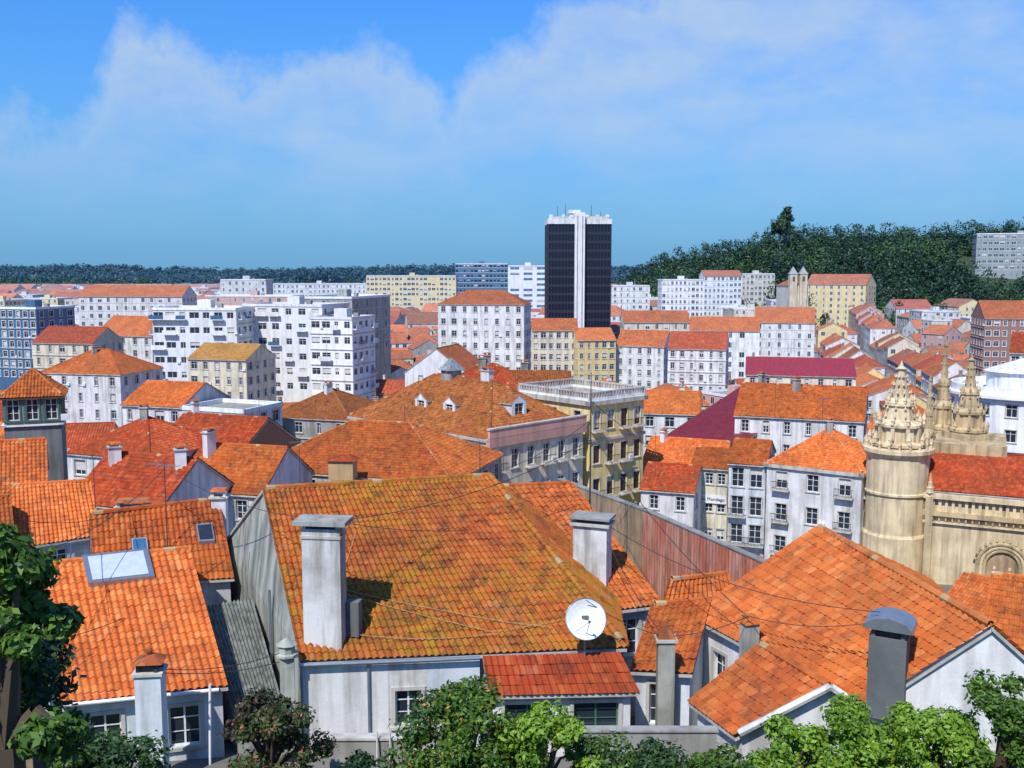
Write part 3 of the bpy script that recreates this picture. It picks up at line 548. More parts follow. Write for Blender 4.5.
H('white_townhouse',690,330,760,320,316,13,'gx',4,'white','t_bright',350,cols=6)
H('white_townhouse',755,322,815,350,345,13,'gx',5,'white','t_bright',340,cols=6)
H('white_townhouse',95,334,152,258,250,13,'gx',4.5,'white','t_bright',370,cols=5)
H('white_townhouse',32,342,92,240,236,12,'gx',3.5,'cream','t_red',372,cols=5)
H('blue_glass_building',-8,308,36,262,258,14,'flat',0,'blueglass',None,348,cols=6,rows=7,wopt=dict(ww=1.3,wh=1.6,fh=2.6,trim='frame',glass='darkglass'))
H('white_townhouse',122,404,182,146,143,12,'gx',2.8,'white','t_bright',432,cols=4)
H('flat_roof_house',182,408,244,142,138,9,'flat',0,'white',None,436,cols=1,rows=1,box=False)
H('ochre_roof_house',188,358,246,212,208,12,'gx',2.8,'cream','t_ochre',378,cols=5)
H('gabled_white_house',405,372,468,226,222,16,'gy',5.5,'whiteclean','t_orange',388,cols=2,rows=1)
H('tiled_house',268,416,350,150,146,15,'hip',3.6,'grey','t_old',425,chim=1)
H('tiled_house',40,372,120,190,186,14,'hip',4,'white','t_orange',385,chim=1)
H('tiled_house',66,452,150,104,100,12,'hip',3.2,'white','t_red',470,chim=1)
H('tiled_house',150,452,236,108,104,12,'gx',3.5,'brickred','t_red',470,chim=1)
H('tiled_house',70,500,160,76,73,9,'gx',3,'white','t_red',512,chim=2)
H('tiled_house',180,488,262,82,80,9,'gx',3,'white','t_orange',500,chim=1)
H('long_white_building',78,296,182,392,388,14,'gx',4,'white','t_bright',312,cols=12)
H('pink_apartment_block',205,296,292,410,405,14,'flat',0,'pink',None,306,cols=10)
H('white_apartment_block',220,280,266,480,480,14,'flat',0,'white',None,298)
H('cream_apartment_block',366,276,456,600,600,16,'flat',0,'yellow',None,304,cols=22,rows=8,wopt=dict(ww=1.5,wh=1.5,fh=3,topoff=1))
H('white_apartment_block',268,284,366,640,640,16,'flat',0,'white',None,298,cols=22)
H('glass_office_block',455,264,508,640,640,16,'flat',0,'blueglass',None,292,cols=14,rows=7,wopt=dict(ww=1.8,wh=1.2,glass='darkglass',frame='blueglass'))
H('white_office_block',508,266,548,560,560,18,'flat',0,'whiteclean',None,304,cols=3,rows=9,wopt=dict(ww=6.2,wh=1.3,fh=3,topoff=.6,glass='blueglass',vary=False))
H('white_apartment_block',612,286,650,520,520,14,'flat',0,'white',None,300)
H('white_apartment_block',662,280,704,500,500,14,'flat',0,'whiteclean',None,304,cols=10)
H('white_apartment_block',704,276,742,540,540,14,'gx',3,'whiteclean','t_orange',296,cols=9)
H('cream_apartment_block',742,274,775,560,560,14,'flat',0,'cream',None,292,cols=8)
H('tiled_townhouse',806,284,866,520,500,14,'gx',5,'yellow','t_orange',296,cols=8)
H('white_townhouse',1010,352,1080,170,165,14,'gx',3,'white','t_red',380,cols=6)
H('brick_building',985,318,1060,300,296,16,'gx',5,'brickred','t_orange',345,cols=9,wopt=dict(trim='frame'))
H('tiled_house',940,606,1010,74,70,8,'gx',1.8,'stonelt','t_bright',None,cols=2)
H('tiled_house',985,640,1070,52,50,8,'gx',2.6,'white','t_orange',None,cols=2)
H('hillside_institute',977,234,1070,600,585,18,'flat',0,'concrete',None,None,cols=16,rows=6,wopt=dict(ww=2.4,wh=1.5,fh=3.6,topoff=1),reg=False)
e=empty('twin_tower_church'); mb=MB(); 
for px in (793,803):
    p=W(px,274,480); mb.box(p.x,p.y,3.4,3.4,8,p.z,0,'stonelt'); mb.box(p.x,p.y,3.9,3.9,p.z,p.z+.5,0,'trim'); mb.box(p.x,p.y,3.2,3.2,p.z+.5,p.z+3.5,0,'concrete',tx=.05)
    mb.box(p.x,p.y-1.72,1.0,.1,p.z-3.5,p.z-1.2,0,'iron')
p=W(798,288,482); mb.box(p.x,p.y+10,9,24,8,p.z+1,0,'cream'); mb.box(p.x,p.y+10,9.6,24,p.z+1,p.z+4,0,'t_orange',tx=.2); mb.obj('nave_and_towers',e)
sp0=Vector((98,215));sp1=Vector((168,520)); sd=(sp1-sp0).normalized(); sn=Vector((sd.y,-sd.x))
def streetrow(off,side,T=300):
    t=0
    while t<T:
        w=R.uniform(8,20); base=sp0+sd*t; zg=g(base.x,base.y)-.5; z=zg+R.uniform(11.5,18); dp=R.uniform(10,15)
        if side>0: A=base+sd*w+sn*off;B=base+sn*off; D_=sn*dp
        else: A=base-sn*off;B=base+sd*w-sn*off; D_=-sn*dp
        P4=[Vector((v.x,v.y,z)) for v in (A,B,B+D_,A+D_)]; rs=R.uniform(2.6,4.4); up=Vector((0,0,rs)); kd=R.choice(['gx','gx','hip'])
        R0=(P4[0]+P4[3])/2+up;R1=(P4[1]+P4[2])/2+up
        if kd=='hip': dv=(P4[1]-P4[0]).normalized()*w*.3; R0+=dv;R1-=dv
        house('street_townhouse',P4,R0,R1,kd,zg,R.choice(['white','cream','white','pink','yellow']),R.choice(['t_orange','t_bright','t_red','t_old']),False,1 if t<150 else 0,False,chim=R.choice([0,1,2]),reg=True); t+=w+.05
streetrow(5,1); streetrow(5,-1,210)
P_=[sp0-sd*10-sn*5,sp0-sd*10+sn*5,sp1+sn*5,sp1-sn*5]; occ.append([(p.x,p.y) for p in P_])
mb=MB(); k=40
for i in range(k):
    a=sp0+(sp1-sp0)*(i/k);b=sp0+(sp1-sp0)*((i+1)/k); za=g(a.x,a.y)+.15; zb=g(b.x,b.y)+.15
    for o0,o1,mt,h in ((-3.4,3.4,'asphalt',0),(-5,-3.4,'paving',.13),(3.4,5,'paving',.13)):
        mb.face([(a.x+sn.x*o0,a.y+sn.y*o0,za+h),(a.x+sn.x*o1,a.y+sn.y*o1,za+h),(b.x+sn.x*o1,b.y+sn.y*o1,zb+h),(b.x+sn.x*o0,b.y+sn.y*o0,zb+h)],mt)
    for o0 in (-3.4,3.4): mb.face([(a.x+sn.x*o0,a.y+sn.y*o0,za),(b.x+sn.x*o0,b.y+sn.y*o0,zb),(b.x+sn.x*o0,b.y+sn.y*o0,zb+.13),(a.x+sn.x*o0,a.y+sn.y*o0,za+.13)],'paving')
    if i%2: c=(a*.6+b*.4); mb.face([(a.x-sn.x*.07,a.y-sn.y*.07,za+.01),(a.x+sn.x*.07,a.y+sn.y*.07,za+.01),(c.x+sn.x*.07,c.y+sn.y*.07,(za*.6+zb*.4)+.01),(c.x-sn.x*.07,c.y-sn.y*.07,(za*.6+zb*.4)+.01)],'paint')
mb.obj('road')
cx,cy=78,152; zt=W(990,392,150).z; zg=g(cx,cy)-1; e=empty('round_corner_building'); wb=MB();nb=MB(); n=16; r=10
for i in range(n):
    a0=2*math.pi*i/n; a1=2*math.pi*(i+1)/n; p=Vector((cx+r*math.cos(a0),cy+r*math.sin(a0)));q=Vector((cx+r*math.cos(a1),cy+r*math.sin(a1))); facade(wb,nb,p,q,zg,zt,'whiteclean',1,5,1.5,1.8,1,1.2,3.7)
wb.lathe(cx,cy,[(r+.1,zt-.6),(r+.7,zt-.4),(r+.7,zt),(r,zt+.1),(r,zt+1.2),(r-.3,zt+1.2),(r-.3,zt+.2),(0,zt+.2)],32,'whiteclean'); wb.lathe(cx,cy,[(r+.02,zt-9.5),(r+.35,zt-9.4),(r+.35,zt-8.2),(r+.02,zt-8.1)],32,'darkmetal'); wb.lathe(cx,cy,[(5,zt+.2),(5,zt+3),(5.5,zt+3),(0,zt+5)],24,'white'); wb.obj('walls',e);nb.obj('windows',e); occ.append([(66,140),(90,140),(90,164),(66,164)]); con.append((930,1060,140,455))
e=empty('lantern_turret_house'); p=W(34,392,82); x,y,ze=p.x,p.y,p.z; mb=MB();nb=MB(); w=4.2; 
def sq(z,k,rot=.35): return [Vector((x+k/2*(a*math.cos(rot)-b*math.sin(rot)),y+k/2*(a*math.sin(rot)+b*math.cos(rot)),z)) for a,b in ((-1,-1),(1,-1),(1,1),(-1,1))]
Q=sq(ze,w)
for i in range(4): facade(mb,nb,Q[i],Q[(i+1)%4],ze-3.6,ze,'darkgrey',3,1,1.1,1.7,2,.35,trim='framegreen',blp=0,vary=False); facade(mb,nb,Q[i],Q[(i+1)%4],g(x,y)-1,ze-3.6,'darkgrey',0,0)
cornice(e,Q,ze-2.4,'frame',.2,.12); apex=Vector((x,y,ze+1.9)); Q=sq(ze,w+.2)
rb=MB()
for i in range(4): slope(rb,Q[i],Q[(i+1)%4],apex,apex,'t_orange',True,.35,under='door'); rcap(rb,Q[i],apex,'t_orange',True,.1)
rb.tube(apex,apex+Vector((0,0,.8)),.05,.02,6,'iron'); mb.obj('walls',e);nb.obj('windows',e);rb.obj('roof',e); occ.append(infl([(q.x,q.y) for q in Q],1)); con.append((0,68,80,445))
e=empty('high_rise_tower'); Y=385; p=W(579,300,Y); x0,y0=p.x,p.y; zg=4; zt=W(578,224,Y).z; rot=.03; ca,sa=math.cos(rot),math.sin(rot); f=lambda u,v:(x0+ca*u-sa*v,y0+sa*u+ca*v)
core=MB();wg=MB();fr=MB()
for (u0,u1,v0,v1) in ((-11.8,-1.9,0,17),(1.9,11.9,0,17)):
    c=f((u0+u1)/2,(v0+v1)/2); wg.box(c[0],c[1],u1-u0,v1-v0,zg,zt,rot,'darkglass')
    z=zg+4
    while z<zt-1: fr.box(c[0],c[1],u1-u0+.25,v1-v0+.25,z,z+1.0,rot,'darkmetal'); z+=3.3
    for i in range(9):
        u=u0+(u1-u0)*i/8
        for v in (v0-.22,v1+.22): q=f(u,v); fr.box(q[0],q[1],.22,.3,zg,zt,rot,'darkmetal')
    for i in range(13):
        v=v0+(v1-v0)*i/12
        for u in (u0-.22,u1+.22): q=f(u,v); fr.box(q[0],q[1],.3,.22,zg,zt,rot,'darkmetal')
    core.box(c[0],c[1],u1-u0+.8,v1-v0+1.0,zt,zt+1.9,rot,'white'); core.box(c[0],c[1],u1-u0-1.5,v1-v0-2,zt+1.9,zt+2.9,rot,'trim')
c=f(0,8); core.box(c[0],c[1],3.8,20,zg,zt+4.3,rot,'whiteclean'); c=f(-1.5,9); core.box(c[0],c[1],4.5,8,zt+4.3,zt+5.6,rot,'white')
for u in (-.95,.95): q=f(u,-2.12); core.box(q[0],q[1],.25,.2,zg,zt+3,rot,'concrete')
for u in (-8,-5,5,8.5): q=f(u,5); core.tube((q[0],q[1],zt+2.8),(q[0],q[1],zt+R.uniform(5,9)),.12,.08,5,'iron')
for u in (-10.8,-6,-3,3,7,10.8): q=f(u,2); core.box(q[0],q[1],1.2,1.2,zt+1.9,zt+3.6,rot,'white')
for o_,nm in ((core,'core_and_crown'),(wg,'glass_wings'),(fr,'floor_bands')): o_.obj(nm,e)
con.append((540,615,380,318)); occ.append([f(-14,-3),f(14,-3),f(14,22),f(-14,22)])
# ---------- church ----------
e=empty('gothic_church')
mb=MB()
def pinn(x,y,z,h,r,n=8,m_='stonelt'):
    pr=[(r,z),(r*1.12,z+.02*h),(r*1.12,z+.05*h),(r*.84,z+.07*h),(r*.80,z+.22*h),(r*.95,z+.24*h),(r*.95,z+.27*h),(r*.62,z+.32*h),(r*.5,z+.46*h),(r*.58,z+.48*h),(r*.55,z+.51*h),(r*.34,z+.56*h),(r*.12,z+.88*h),(r*.2,z+.90*h),(r*.08,z+.93*h),(0,z+h)]
    mb.lathe(x,y,pr,n,m_)
    for zz,k,s in ((.27,.9,.11),(.51,.52,.08),(.05,1.05,.12)):
        for i in range(n):
            a=2*math.pi*(i+.5)/n; px_,py_=x+r*k*math.cos(a),y+r*k*math.sin(a); s_=s*r; mb.lathe(px_,py_,[(s_*.7,z+zz*h),(s_*.7,z+zz*h+s_*1.2),(s_*1.0,z+zz*h+s_*1.5),(0,z+zz*h+s_*4.2)],4,m_)
    for i in range(n):
        a=2*math.pi*(i+.5)/n
        mb.box(x+r*.84*math.cos(a),y+r*.84*math.sin(a),.14*r,.14*r,z+.06*h,z+.23*h,a,m_)
        for k in range(6):
            t=.34+.09*k; r_=r*(.60-.085*k)+.05*r; mb.lathe(x+r_*math.cos(a),y+r_*math.sin(a),[(0,z+t*h),(.06*r,z+t*h+.05*r),(0,z+t*h+.18*r)],4,m_)
p=W(898,450,106); tx,ty,tz=p.x,p.y,p.z; g0=g(tx,ty)-1; r=3.2
mb.lathe(tx,ty,[(r*1.05,g0),(r*1.05,tz-9),(r*.98,tz-8.7),(r*.98,tz-4.6),(r*1.04,tz-4.5),(r*1.04,tz-4.3),(r,tz-4.2),(r,tz-.6),(r*1.06,tz-.4),(r*1.15,tz),(r*1.15,tz+.4),(r*1.0,tz+.5),(0,tz+.52)],20,'stonelt')
for i in range(20):
    a=2*math.pi*i/20; mb.lathe(tx+r*1.05*math.cos(a),ty+r*1.05*math.sin(a),[(.16,tz+.4),(.12,tz+.8),(.2,tz+1.0),(0,tz+1.5)],4,'stonelt')
pinn(tx,ty,tz+.5,W(898,360,106).z-tz-.5,2.75,10,'stonelt')
for px,pt,pb,Y,r_ in ((942,336,430,116,1.25),(968,352,432,112,1.9),(927,372,455,110,.9)):
    p=W(px,pb,Y); mb.box(p.x,p.y,r_*2.1,r_*2.1,g0,p.z,.2,'stone'); pinn(p.x,p.y,p.z,W(px,pt,Y).z-p.z,r_,8,'stone')
mb.obj('tower_and_pinnacles',e)
A=W(926,492,101);B=Vector((W(1100,492,96).x,94,A.z)); zt=A.z; P4=rectify(A,B,16); wb=MB();nb=MB()
d=(B-A).xy.normalized(); n=Vector((d.y,-d.x)); L=(B-A).xy.length; rot=math.atan2(d.y,d.x)
P=lambda u,v,w=0.:Vector((A.x+d.x*u+n.x*w,A.y+d.y*u+n.y*w,v))
for i in range(4): p,q=P4[i],P4[(i+1)%4]; facade(wb,nb,p,q,g0,zt,'stonelt',0,0)
def hb(u0,u1,v0,v1,w0,w1,mt): c=P((u0+u1)/2,0,(w0+w1)/2); wb.box(c.x,c.y,u1-u0,w1-w0,v0,v1,rot,mt)
hb(-.2,L,zt-.5,zt,0,.6,'stonelt'); hb(-.2,L,zt-2.3,zt-1.8,0,.5,'stone'); hb(-.2,L,zt-3.1,zt-2.9,0,.3,'stonelt')
x=0
while x<L: hb(x,x+.28,zt-1.8,zt-.5,.05,.3,'stonelt'); hb(x+.05,x+.2,zt-2.8,zt-2.3,0,.35,'stone'); x+=.62
for u in (0.4,11.6):
    hb(u-.35,u+.35,g0,zt-.3,0,.75,'stone'); c=P(u,0,.4); mb=MB(); pinn(c.x,c.y,zt,2.2,.38,6,'stonelt'); mb.obj('parapet_pinnacle',e)
up=Vector((0,0,2.8)); n3=(P4[3]-P4[0]); r0=P4[0]+n3*.5+up; r1=P4[1]+n3*.5+up
slope(wb,P4[0]+n3*.06,P4[1]+n3*.06,r1,r0,'t_red',True,0); slope(wb,P4[2],P4[3],r0,r1,'t_orange',False,0); wb.face([P4[3],P4[0],r0],'stone')
c=P(3,0,-14); wb.box(c.x,c.y,9,10,g0,W(940,438,112).z,rot,'stone'); 
wb.obj('nave_walls',e)
pb=MB(); c0u=(W(992,560,100).x-A.x)/d.x; zc=W(992,560,100).z
for k,(r_,dep,mt) in enumerate(((2.3,.35,'stone'),(1.95,.25,'stonelt'),(1.6,.15,'stone'))):
    for i in range(14):
        t0,t1=math.pi*i/14,math.pi*(i+1)/14; pb.tube(P(c0u+r_*math.cos(t0),zc+r_*math.sin(t0),dep),P(c0u+r_*math.cos(t1),zc+r_*math.sin(t1),dep),.19,.19,6,mt)
        if k==0: a=P(c0u+(r_+.3)*math.cos(t0),zc+(r_+.3)*math.sin(t0),dep); pb.lathe(a.x,a.y,[(0,a.z-.15),(.18,a.z),(0,a.z+.3)],5,mt)
    for s in (-1,1): pb.tube(P(c0u+s*r_,g0,dep),P(c0u+s*r_,zc,dep),.19,.19,8,mt)
pts=[P(c0u+1.5*math.cos(math.pi*i/14),zc+1.5*math.sin(math.pi*i/14),.03) for i in range(15)]; pb.face(pts,'brownplaster'); a,b_=P(c0u-1.5,0,.03),P(c0u+1.5,0,.03); pb.face([(a.x,a.y,g0),(b_.x,b_.y,g0),(b_.x,b_.y,zc),(a.x,a.y,zc)],'brownplaster')
for s in (-.7,.7): a=P(c0u+s,0,.25); pb.lathe(a.x,a.y,[(.25,zc-2.2),(.3,zc-1.6),(.22,zc-1.0),(.3,zc-.7),(.1,zc-.5),(.17,zc-.3),(.12,zc-.1),(0,zc)],8,'stonelt')
pb.obj('portal',e)
occ.append([(36,94),(75,86),(75,120),(36,122)]); con.append((862,930,102,572)); con.append((920,1030,94,612))
# ---------- filler town ----------
def blocked(P):
    cx=sum(p[0] for p in P)/4;cy=sum(p[1] for p in P)/4
    for Q in occ:
        if abs(Q[0][0]-cx)>60 or abs(Q[0][1]-cy)>60: continue
        if any(inpoly(p[0],p[1],Q) for p in P) or inpoly(cx,cy,Q) or any(inpoly(q[0],q[1],P) for q in Q): return True
        qx=sum(q[0] for q in Q)/len(Q);qy=sum(q[1] for q in Q)/len(Q)
        if inpoly(qx,qy,P): return True
    return False
WM=['white']*6+['whiteclean']*2+['cream']*3+['yellow','grey','oldwall','pink','bluewhite','ochre']
RM=['t_orange']*5+['t_bright']*4+['t_red']*3+['t_old']*3
NM={'t_red':'red_roof_townhouse','t_orange':'townhouse','t_bright':'townhouse','t_old':'old_townhouse'}
cnt=0; tops_=[]
def filler(cell,y0,y1,ang,hmin,hmax,jit,apt=0.,skip=0.):
    global cnt
    ca,sa=math.cos(ang),math.sin(ang); N=int(1800/cell)
    for i in range(-N,N):
        for j in range(-N,N):
            bx_=i*cell+(i//4)*5; by_=j*cell*.95+(j//2)*4.5
            x=ca*bx_-sa*by_; y=sa*bx_+ca*by_
            if not(y0<y<y1) or abs(x)>.56*y+12: continue
            if skip and R.random()<skip: continue
            x+=R.uniform(-jit,jit);y+=R.uniform(-jit,jit)
            if y>430 and g(x,y)>float(np.interp(y,GY,GZ))+7: continue
            if y<y0: continue
            w=cell*R.uniform(.7,1.0);dd=cell*R.uniform(.7,.98); a=ang+R.choice([0,0,0,.12,-.12,.3])+.3*noise.noise(Vector((x*.01,y*.01,7)))
            if R.random()<.4: a+=math.pi/2
            c2,s2=math.cos(a),math.sin(a); z0=g(x,y)-1; h=R.uniform(hmin,hmax)+(3 if R.random()<.2 else 0)
            isapt=R.random()<apt
            if isapt: h+=R.uniform(2,7)
            P=[(x+c2*u*w/2-s2*v*dd/2,y+s2*u*w/2+c2*v*dd/2) for u,v in ((-1,-1),(1,-1),(1,1),(-1,1))]
            if blocked(infl(P,.3)): continue
            k=min(range(4),key=lambda i:(P[i][1]+P[(i+1)%4][1])); P=P[k:]+P[:k]
            rise=R.uniform(2.0,3.8)*(cell/12)**.5; 
            pxs=[proj(p[0],p[1],z0+h)[0] for p in P]; lo,hi=min(pxs),max(pxs); ym=y
            lim=284 if y>700 else (290 if y>250 else 300)
            for (a0,a1,Yc,vb) in con:
                if hi>a0+1 and lo<a1-1 and y<Yc+2: lim=max(lim,vb+R.uniform(-2,5))
            zmax=CZ+ym*rr(lim); 
            if z0+h+rise>zmax: h=zmax-rise-z0
            if h<4.5:
                rise=1.8; h=zmax-rise-z0
                if h<3.5: continue
            ze=z0+h; P4=[Vector((p[0],p[1],ze)) for p in P]; up=Vector((0,0,rise)); L=(P4[1]-P4[0]).length; Dp=(P4[3]-P4[0]).length
            kind=R.choice(['gx','gx','gx','gy','hip','hip']); 
            if isapt: kind='flat'
            dv=(P4[1]-P4[0]).normalized()
            if kind=='gx': R0=(P4[0]+P4[3])/2+up;R1=(P4[1]+P4[2])/2+up
            elif kind=='gy': R0=(P4[0]+P4[1])/2+up;R1=(P4[2]+P4[3])/2+up
            elif kind=='hip': kk=min(L,Dp)*.42; R0=(P4[0]+P4[3])/2+up+dv*kk;R1=(P4[1]+P4[2])/2+up-dv*kk
            else: R0=R1=None
            if kind=='hip' and (R1-R0).dot(dv)<.2: R1=R0+dv*.2
            rm=R.choice(RM); wm=R.choice(WM)
            if y>450: wm=R.choice(['white','whiteclean','white','cream','yellow','pink'])
            house('apartment_block' if isapt else NM[rm],P4,R0,R1,kind,z0,wm,None if isapt else rm,geo=(y<125),lvl=(2 if y<100 else 1 if y<230 else 0),par=False,faces='FLBR' if y<130 else 'FLR',reg=False,chim=(R.choice([0,1,1,2]) if y<330 and not isapt else 0),pitch=.28 if y<125 else .34)
            if R0 is not None and y<300: tops_.append(R0.lerp(R1,.4))
            cnt+=1
filler(11.5,60,230,.30,11,14,.8); filler(13,230,470,.12,10,14,1.2,.08); filler(21,470,900,-.1,9,14,3,.35)
filler(32,900,1450,.1,7,11,9,.4,.6)
print('fillers',cnt)
def antenna(x,y,z0,z1,big=False):
    mb=MB(); mb.tube((x,y,z0),(x,y,z1),.03 if not big else .05,.02,5,'iron'); a=R.uniform(-.6,.6); ca,sa=math.cos(a),math.sin(a)
    for k in range(2 if big else 1):
        z=z1-.15-k*.9; mb.tube((x-ca*.8,y-sa*.8,z),(x+ca*.8,y+sa*.8,z),.015,.015,4,'zinc')
        for t in (-.8,-.5,-.2,.1,.4,.7): mb.tube((x+ca*t+sa*.35,y+sa*t-ca*.35,z),(x+ca*t-sa*.35,y+sa*t+ca*.35,z),.012,.012,4,'zinc')
    mb.obj('tv_antenna')
p=W(590,500,48); antenna(p.x,p.y,p.z-1,W(590,372,48).z,True)
for px,py,pt,Y in ((168,560,462,46),(480,470,440,60),(95,500,455,62),(300,480,440,84),(655,470,432,112),(700,420,385,150),(822,430,398,112),(775,410,380,128),(260,440,400,120),(560,400,370,112),(405,440,405,95),(20,460,420,90)):
    p=W(px,py,Y); antenna(p.x,p.y,p.z-1,W(px,pt,Y).z)
for t in R.sample(tops_,min(40,len(tops_))): antenna(t.x,t.y,t.z-.3,t.z+R.uniform(2,3.6))
# ---------- vegetation ----------
def leaves(name,clumps,per,size,mat,parent=None,flat=.8,extra=None):
    cs=np.array([c for c,_ in clumps]); rs=np.array([r for _,r in clumps]); n=len(cs)*per
    idx=np.repeat(np.arange(len(cs)),per); dv=NR.normal(size=(n,3)); dv/=np.linalg.norm(dv,axis=1)[:,None]; rad=NR.uniform(.35,1,n)**.5*NR.uniform(.75,1.25,n)
    pos=cs[idx]+dv*(rs[idx]*rad)[:,None]*np.array([1,1,flat]); nv=dv+NR.normal(size=(n,3))*.6+np.array([0,0,.4]); nv/=np.linalg.norm(nv,axis=1)[:,None]
    t=np.cross(nv,NR.normal(size=(n,3))); t/=np.linalg.norm(t,axis=1)[:,None]; b=np.cross(nv,t); s=size*NR.uniform(.6,1.3,n)[:,None]
    V=np.stack([pos-t*s,pos-b*s*.5+nv*s*.1,pos+t*s,pos+b*s*.5+nv*s*.1],1).reshape(-1,3)
    me=bpy.data.meshes.new(name); me.vertices.add(4*n); me.vertices.foreach_set('co',V.ravel()); me.loops.add(4*n); me.loops.foreach_set('vertex_index',np.arange(4*n)); me.polygons.add(n); me.polygons.foreach_set('loop_start',np.arange(n)*4); me.polygons.foreach_set('loop_total',np.full(n,4))
    me.materials.append(M[mat]); me.update(); me.validate(); o=bpy.data.objects.new(name,me); bpy.context.scene.collection.objects.link(o)
    if parent: o.parent=parent
    return o
def tree(name,x,y,ztop,rad,hcrown,nc=26,per=260,size=.13,mat='leaf',zb=None,flower=None,k0=.16,k1=.40):
    e=empty(name); zb=g(x,y)-.2 if zb is None else zb; zc=ztop-hcrown; cl=[]; mb=MB(); H_=ztop-zb
    fork=Vector((x+R.uniform(-.1,.1),y,max(zb+.5,zc+hcrown*.15))); mb.tube((x,y,zb),fork,.05*H_*.5+.04,.03*H_*.5+.03,8,'bark')
    for i in range(nc):
        a=R.uniform(0,6.28); t=R.random(); r_=rad*math.sqrt(R.random())*(1-.55*t**2); z=zc+hcrown*(.12+.8*t); c=Vector((x+r_*math.cos(a),y+r_*math.sin(a),z)); r=rad*R.uniform(k0,k1)
        cl.append((tuple(c),r)); 
        if i%2==0: mid=fork.lerp(c,.5)+Vector((0,0,.1*hcrown)); mb.tube(fork,mid,.03*H_*.4+.01,.02*H_*.3+.01,6,'bark'); mb.tube(mid,c,.02*H_*.3+.01,.008,5,'bark')
    mb.obj('trunk_and_limbs',e); leaves('foliage',cl,per,size,mat,e)
    if flower: leaves('blossoms',cl,int(per*.06),size*.8,flower,e)
    return e
tree('broadleaf_tree',W(6,700,11.5).x,11.5,W(8,500,11.5).z-.1,.85,3.4,34,330,.075,'leaf')
tree('broadleaf_tree',W(-10,700,12.5).x-.5,12.8,W(8,520,12.8).z-.6,1.4,3.6,30,300,.08,'leafdark')
tree('flowering_shrub',W(272,740,27.5).x,27.5,W(272,698,27.5).z,1.65,2.6,34,200,.085,'leafred',flower='blossom',k0=.12,k1=.32)
tree('garden_tree',W(470,740,27).x,27,W(470,684,27).z,2.1,3.2,60,220,.085,'leaf',flower='t_ochre_g',k0=.10,k1=.30)
tree('garden_tree',W(545,740,26.5).x,26.5,W(540,706,26.5).z,1.6,2.6,40,220,.085,'leafbright',k0=.12,k1=.32)
tree('garden_shrub',W(120,760,26).x,26,W(120,742,26).z,1.6,1.8,24,220,.085,'leafdark')
tree('garden_shrub',W(60,760,25).x,25,W(60,752,25).z,1.3,1.8,20,220,.085,'leaf')
tree('garden_shrub',W(605,765,27).x,27,W(605,742,27).z,1.4,1.8,26,200,.085,'leaf')
tree('garden_shrub',W(655,765,26).x,26,W(650,752,26).z,1.5,1.8,22,220,.085,'leafdark')
tree('garden_shrub',W(360,765,26).x,26,W(360,760,26).z,1.2,1.4,16,200,.085,'leafdark')
tree('garden_tree',W(790,740,25).x,25,W(790,722,25).z,1.3,2.4,34,230,.08,'leafbright',k0=.12,k1=.34)
tree('garden_tree',W(860,740,24.5).x,24.5,W(860,702,24.5).z,1.5,2.8,42,240,.08,'leafbright',k0=.12,k1=.32)
tree('garden_tree',W(930,740,24).x,24,W(930,704,24).z,1.6,2.8,42,240,.08,'leafbright',k0=.12,k1=.32)
tree('garden_tree',W(1000,740,23.5).x,23.5,W(1000,680,23.5).z,1.5,3.0,42,240,.08,'leaf',k0=.12,k1=.32)
tree('garden_shrub',W(720,765,25).x,25,W(725,752,25).z,1.3,1.6,20,200,.085,'leaf')
e=empty('garden_wall'); mb=MB(); p=W(330,738,31);q=W(402,738,31); mb.box((p.x+q.x)/2,31,q.x-p.x,.3,31,p.z,0,'concrete'); mb.box((p.x+q.x)/2,31,q.x-p.x+.1,.4,p.z,p.z+.08,0,'trim'); p=W(575,730,31.5);q=W(716,730,31.5); mb.box((p.x+q.x)/2,31.5,q.x-p.x,.3,31,p.z,0,'concrete'); mb.box((p.x+q.x)/2,31.5,q.x-p.x+.1,.4,p.z,p.z+.06,0,'concrete'); mb.obj('wall_body',e)
e=empty('wooden_ladder'); mb=MB(); a=W(377,768,30.6);b_=W(390,768,30.6); zt=W(380,737,30.6).z
for p in (a,b_): mb.tube((p.x,30.3,31.6),(p.x,30.75,zt+.1),.03,.03,6,'blind')
for i in range(9): z=31.8+i*.3; y=30.3+.45*(z-31.6)/(zt-31.5); mb.tube((a.x,y,z),(b_.x,y,z),.02,.02,5,'blind')
mb.obj('rails_and_rungs',e)
cl=[]
for i in range(9500):
    x=R.uniform(40,470);y=R.uniform(440,715); 
    base=float(np.interp(y,GY,GZ)); gz=g(x,y)
    if gz<base+5 or abs(x)>.58*y: continue
    if 570<y<640 and 270<x<355 : continue
    if any(inpoly(x,y,Q) for Q in occ): continue
    big=R.random()<.22; r=R.uniform(4,6.5) if big else R.uniform(1.8,3.6); zz=gz+R.uniform(1,6)+(R.uniform(3,7) if big else 0); cl.append(((x,y,zz),r))
    if R.random()<.4: cl.append(((x+R.uniform(-2,2),y,zz+r*.9),r*.6))
print('forest clumps',len(cl)); leaves('hillside_forest',cl,44,.85,'leafhill',None,.95)
cl=[]
for i in range(4200):
    y=R.uniform(1430,1900); x=R.uniform(-.58*y,.6*y); hh=16*max(0,noise.noise(Vector((x*.005,y*.002,1)))+.25); cl.append(((x,y,g(x,y)+R.uniform(-1,2+hh)),R.uniform(4,10)))
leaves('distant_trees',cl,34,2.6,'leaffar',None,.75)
cl=[]
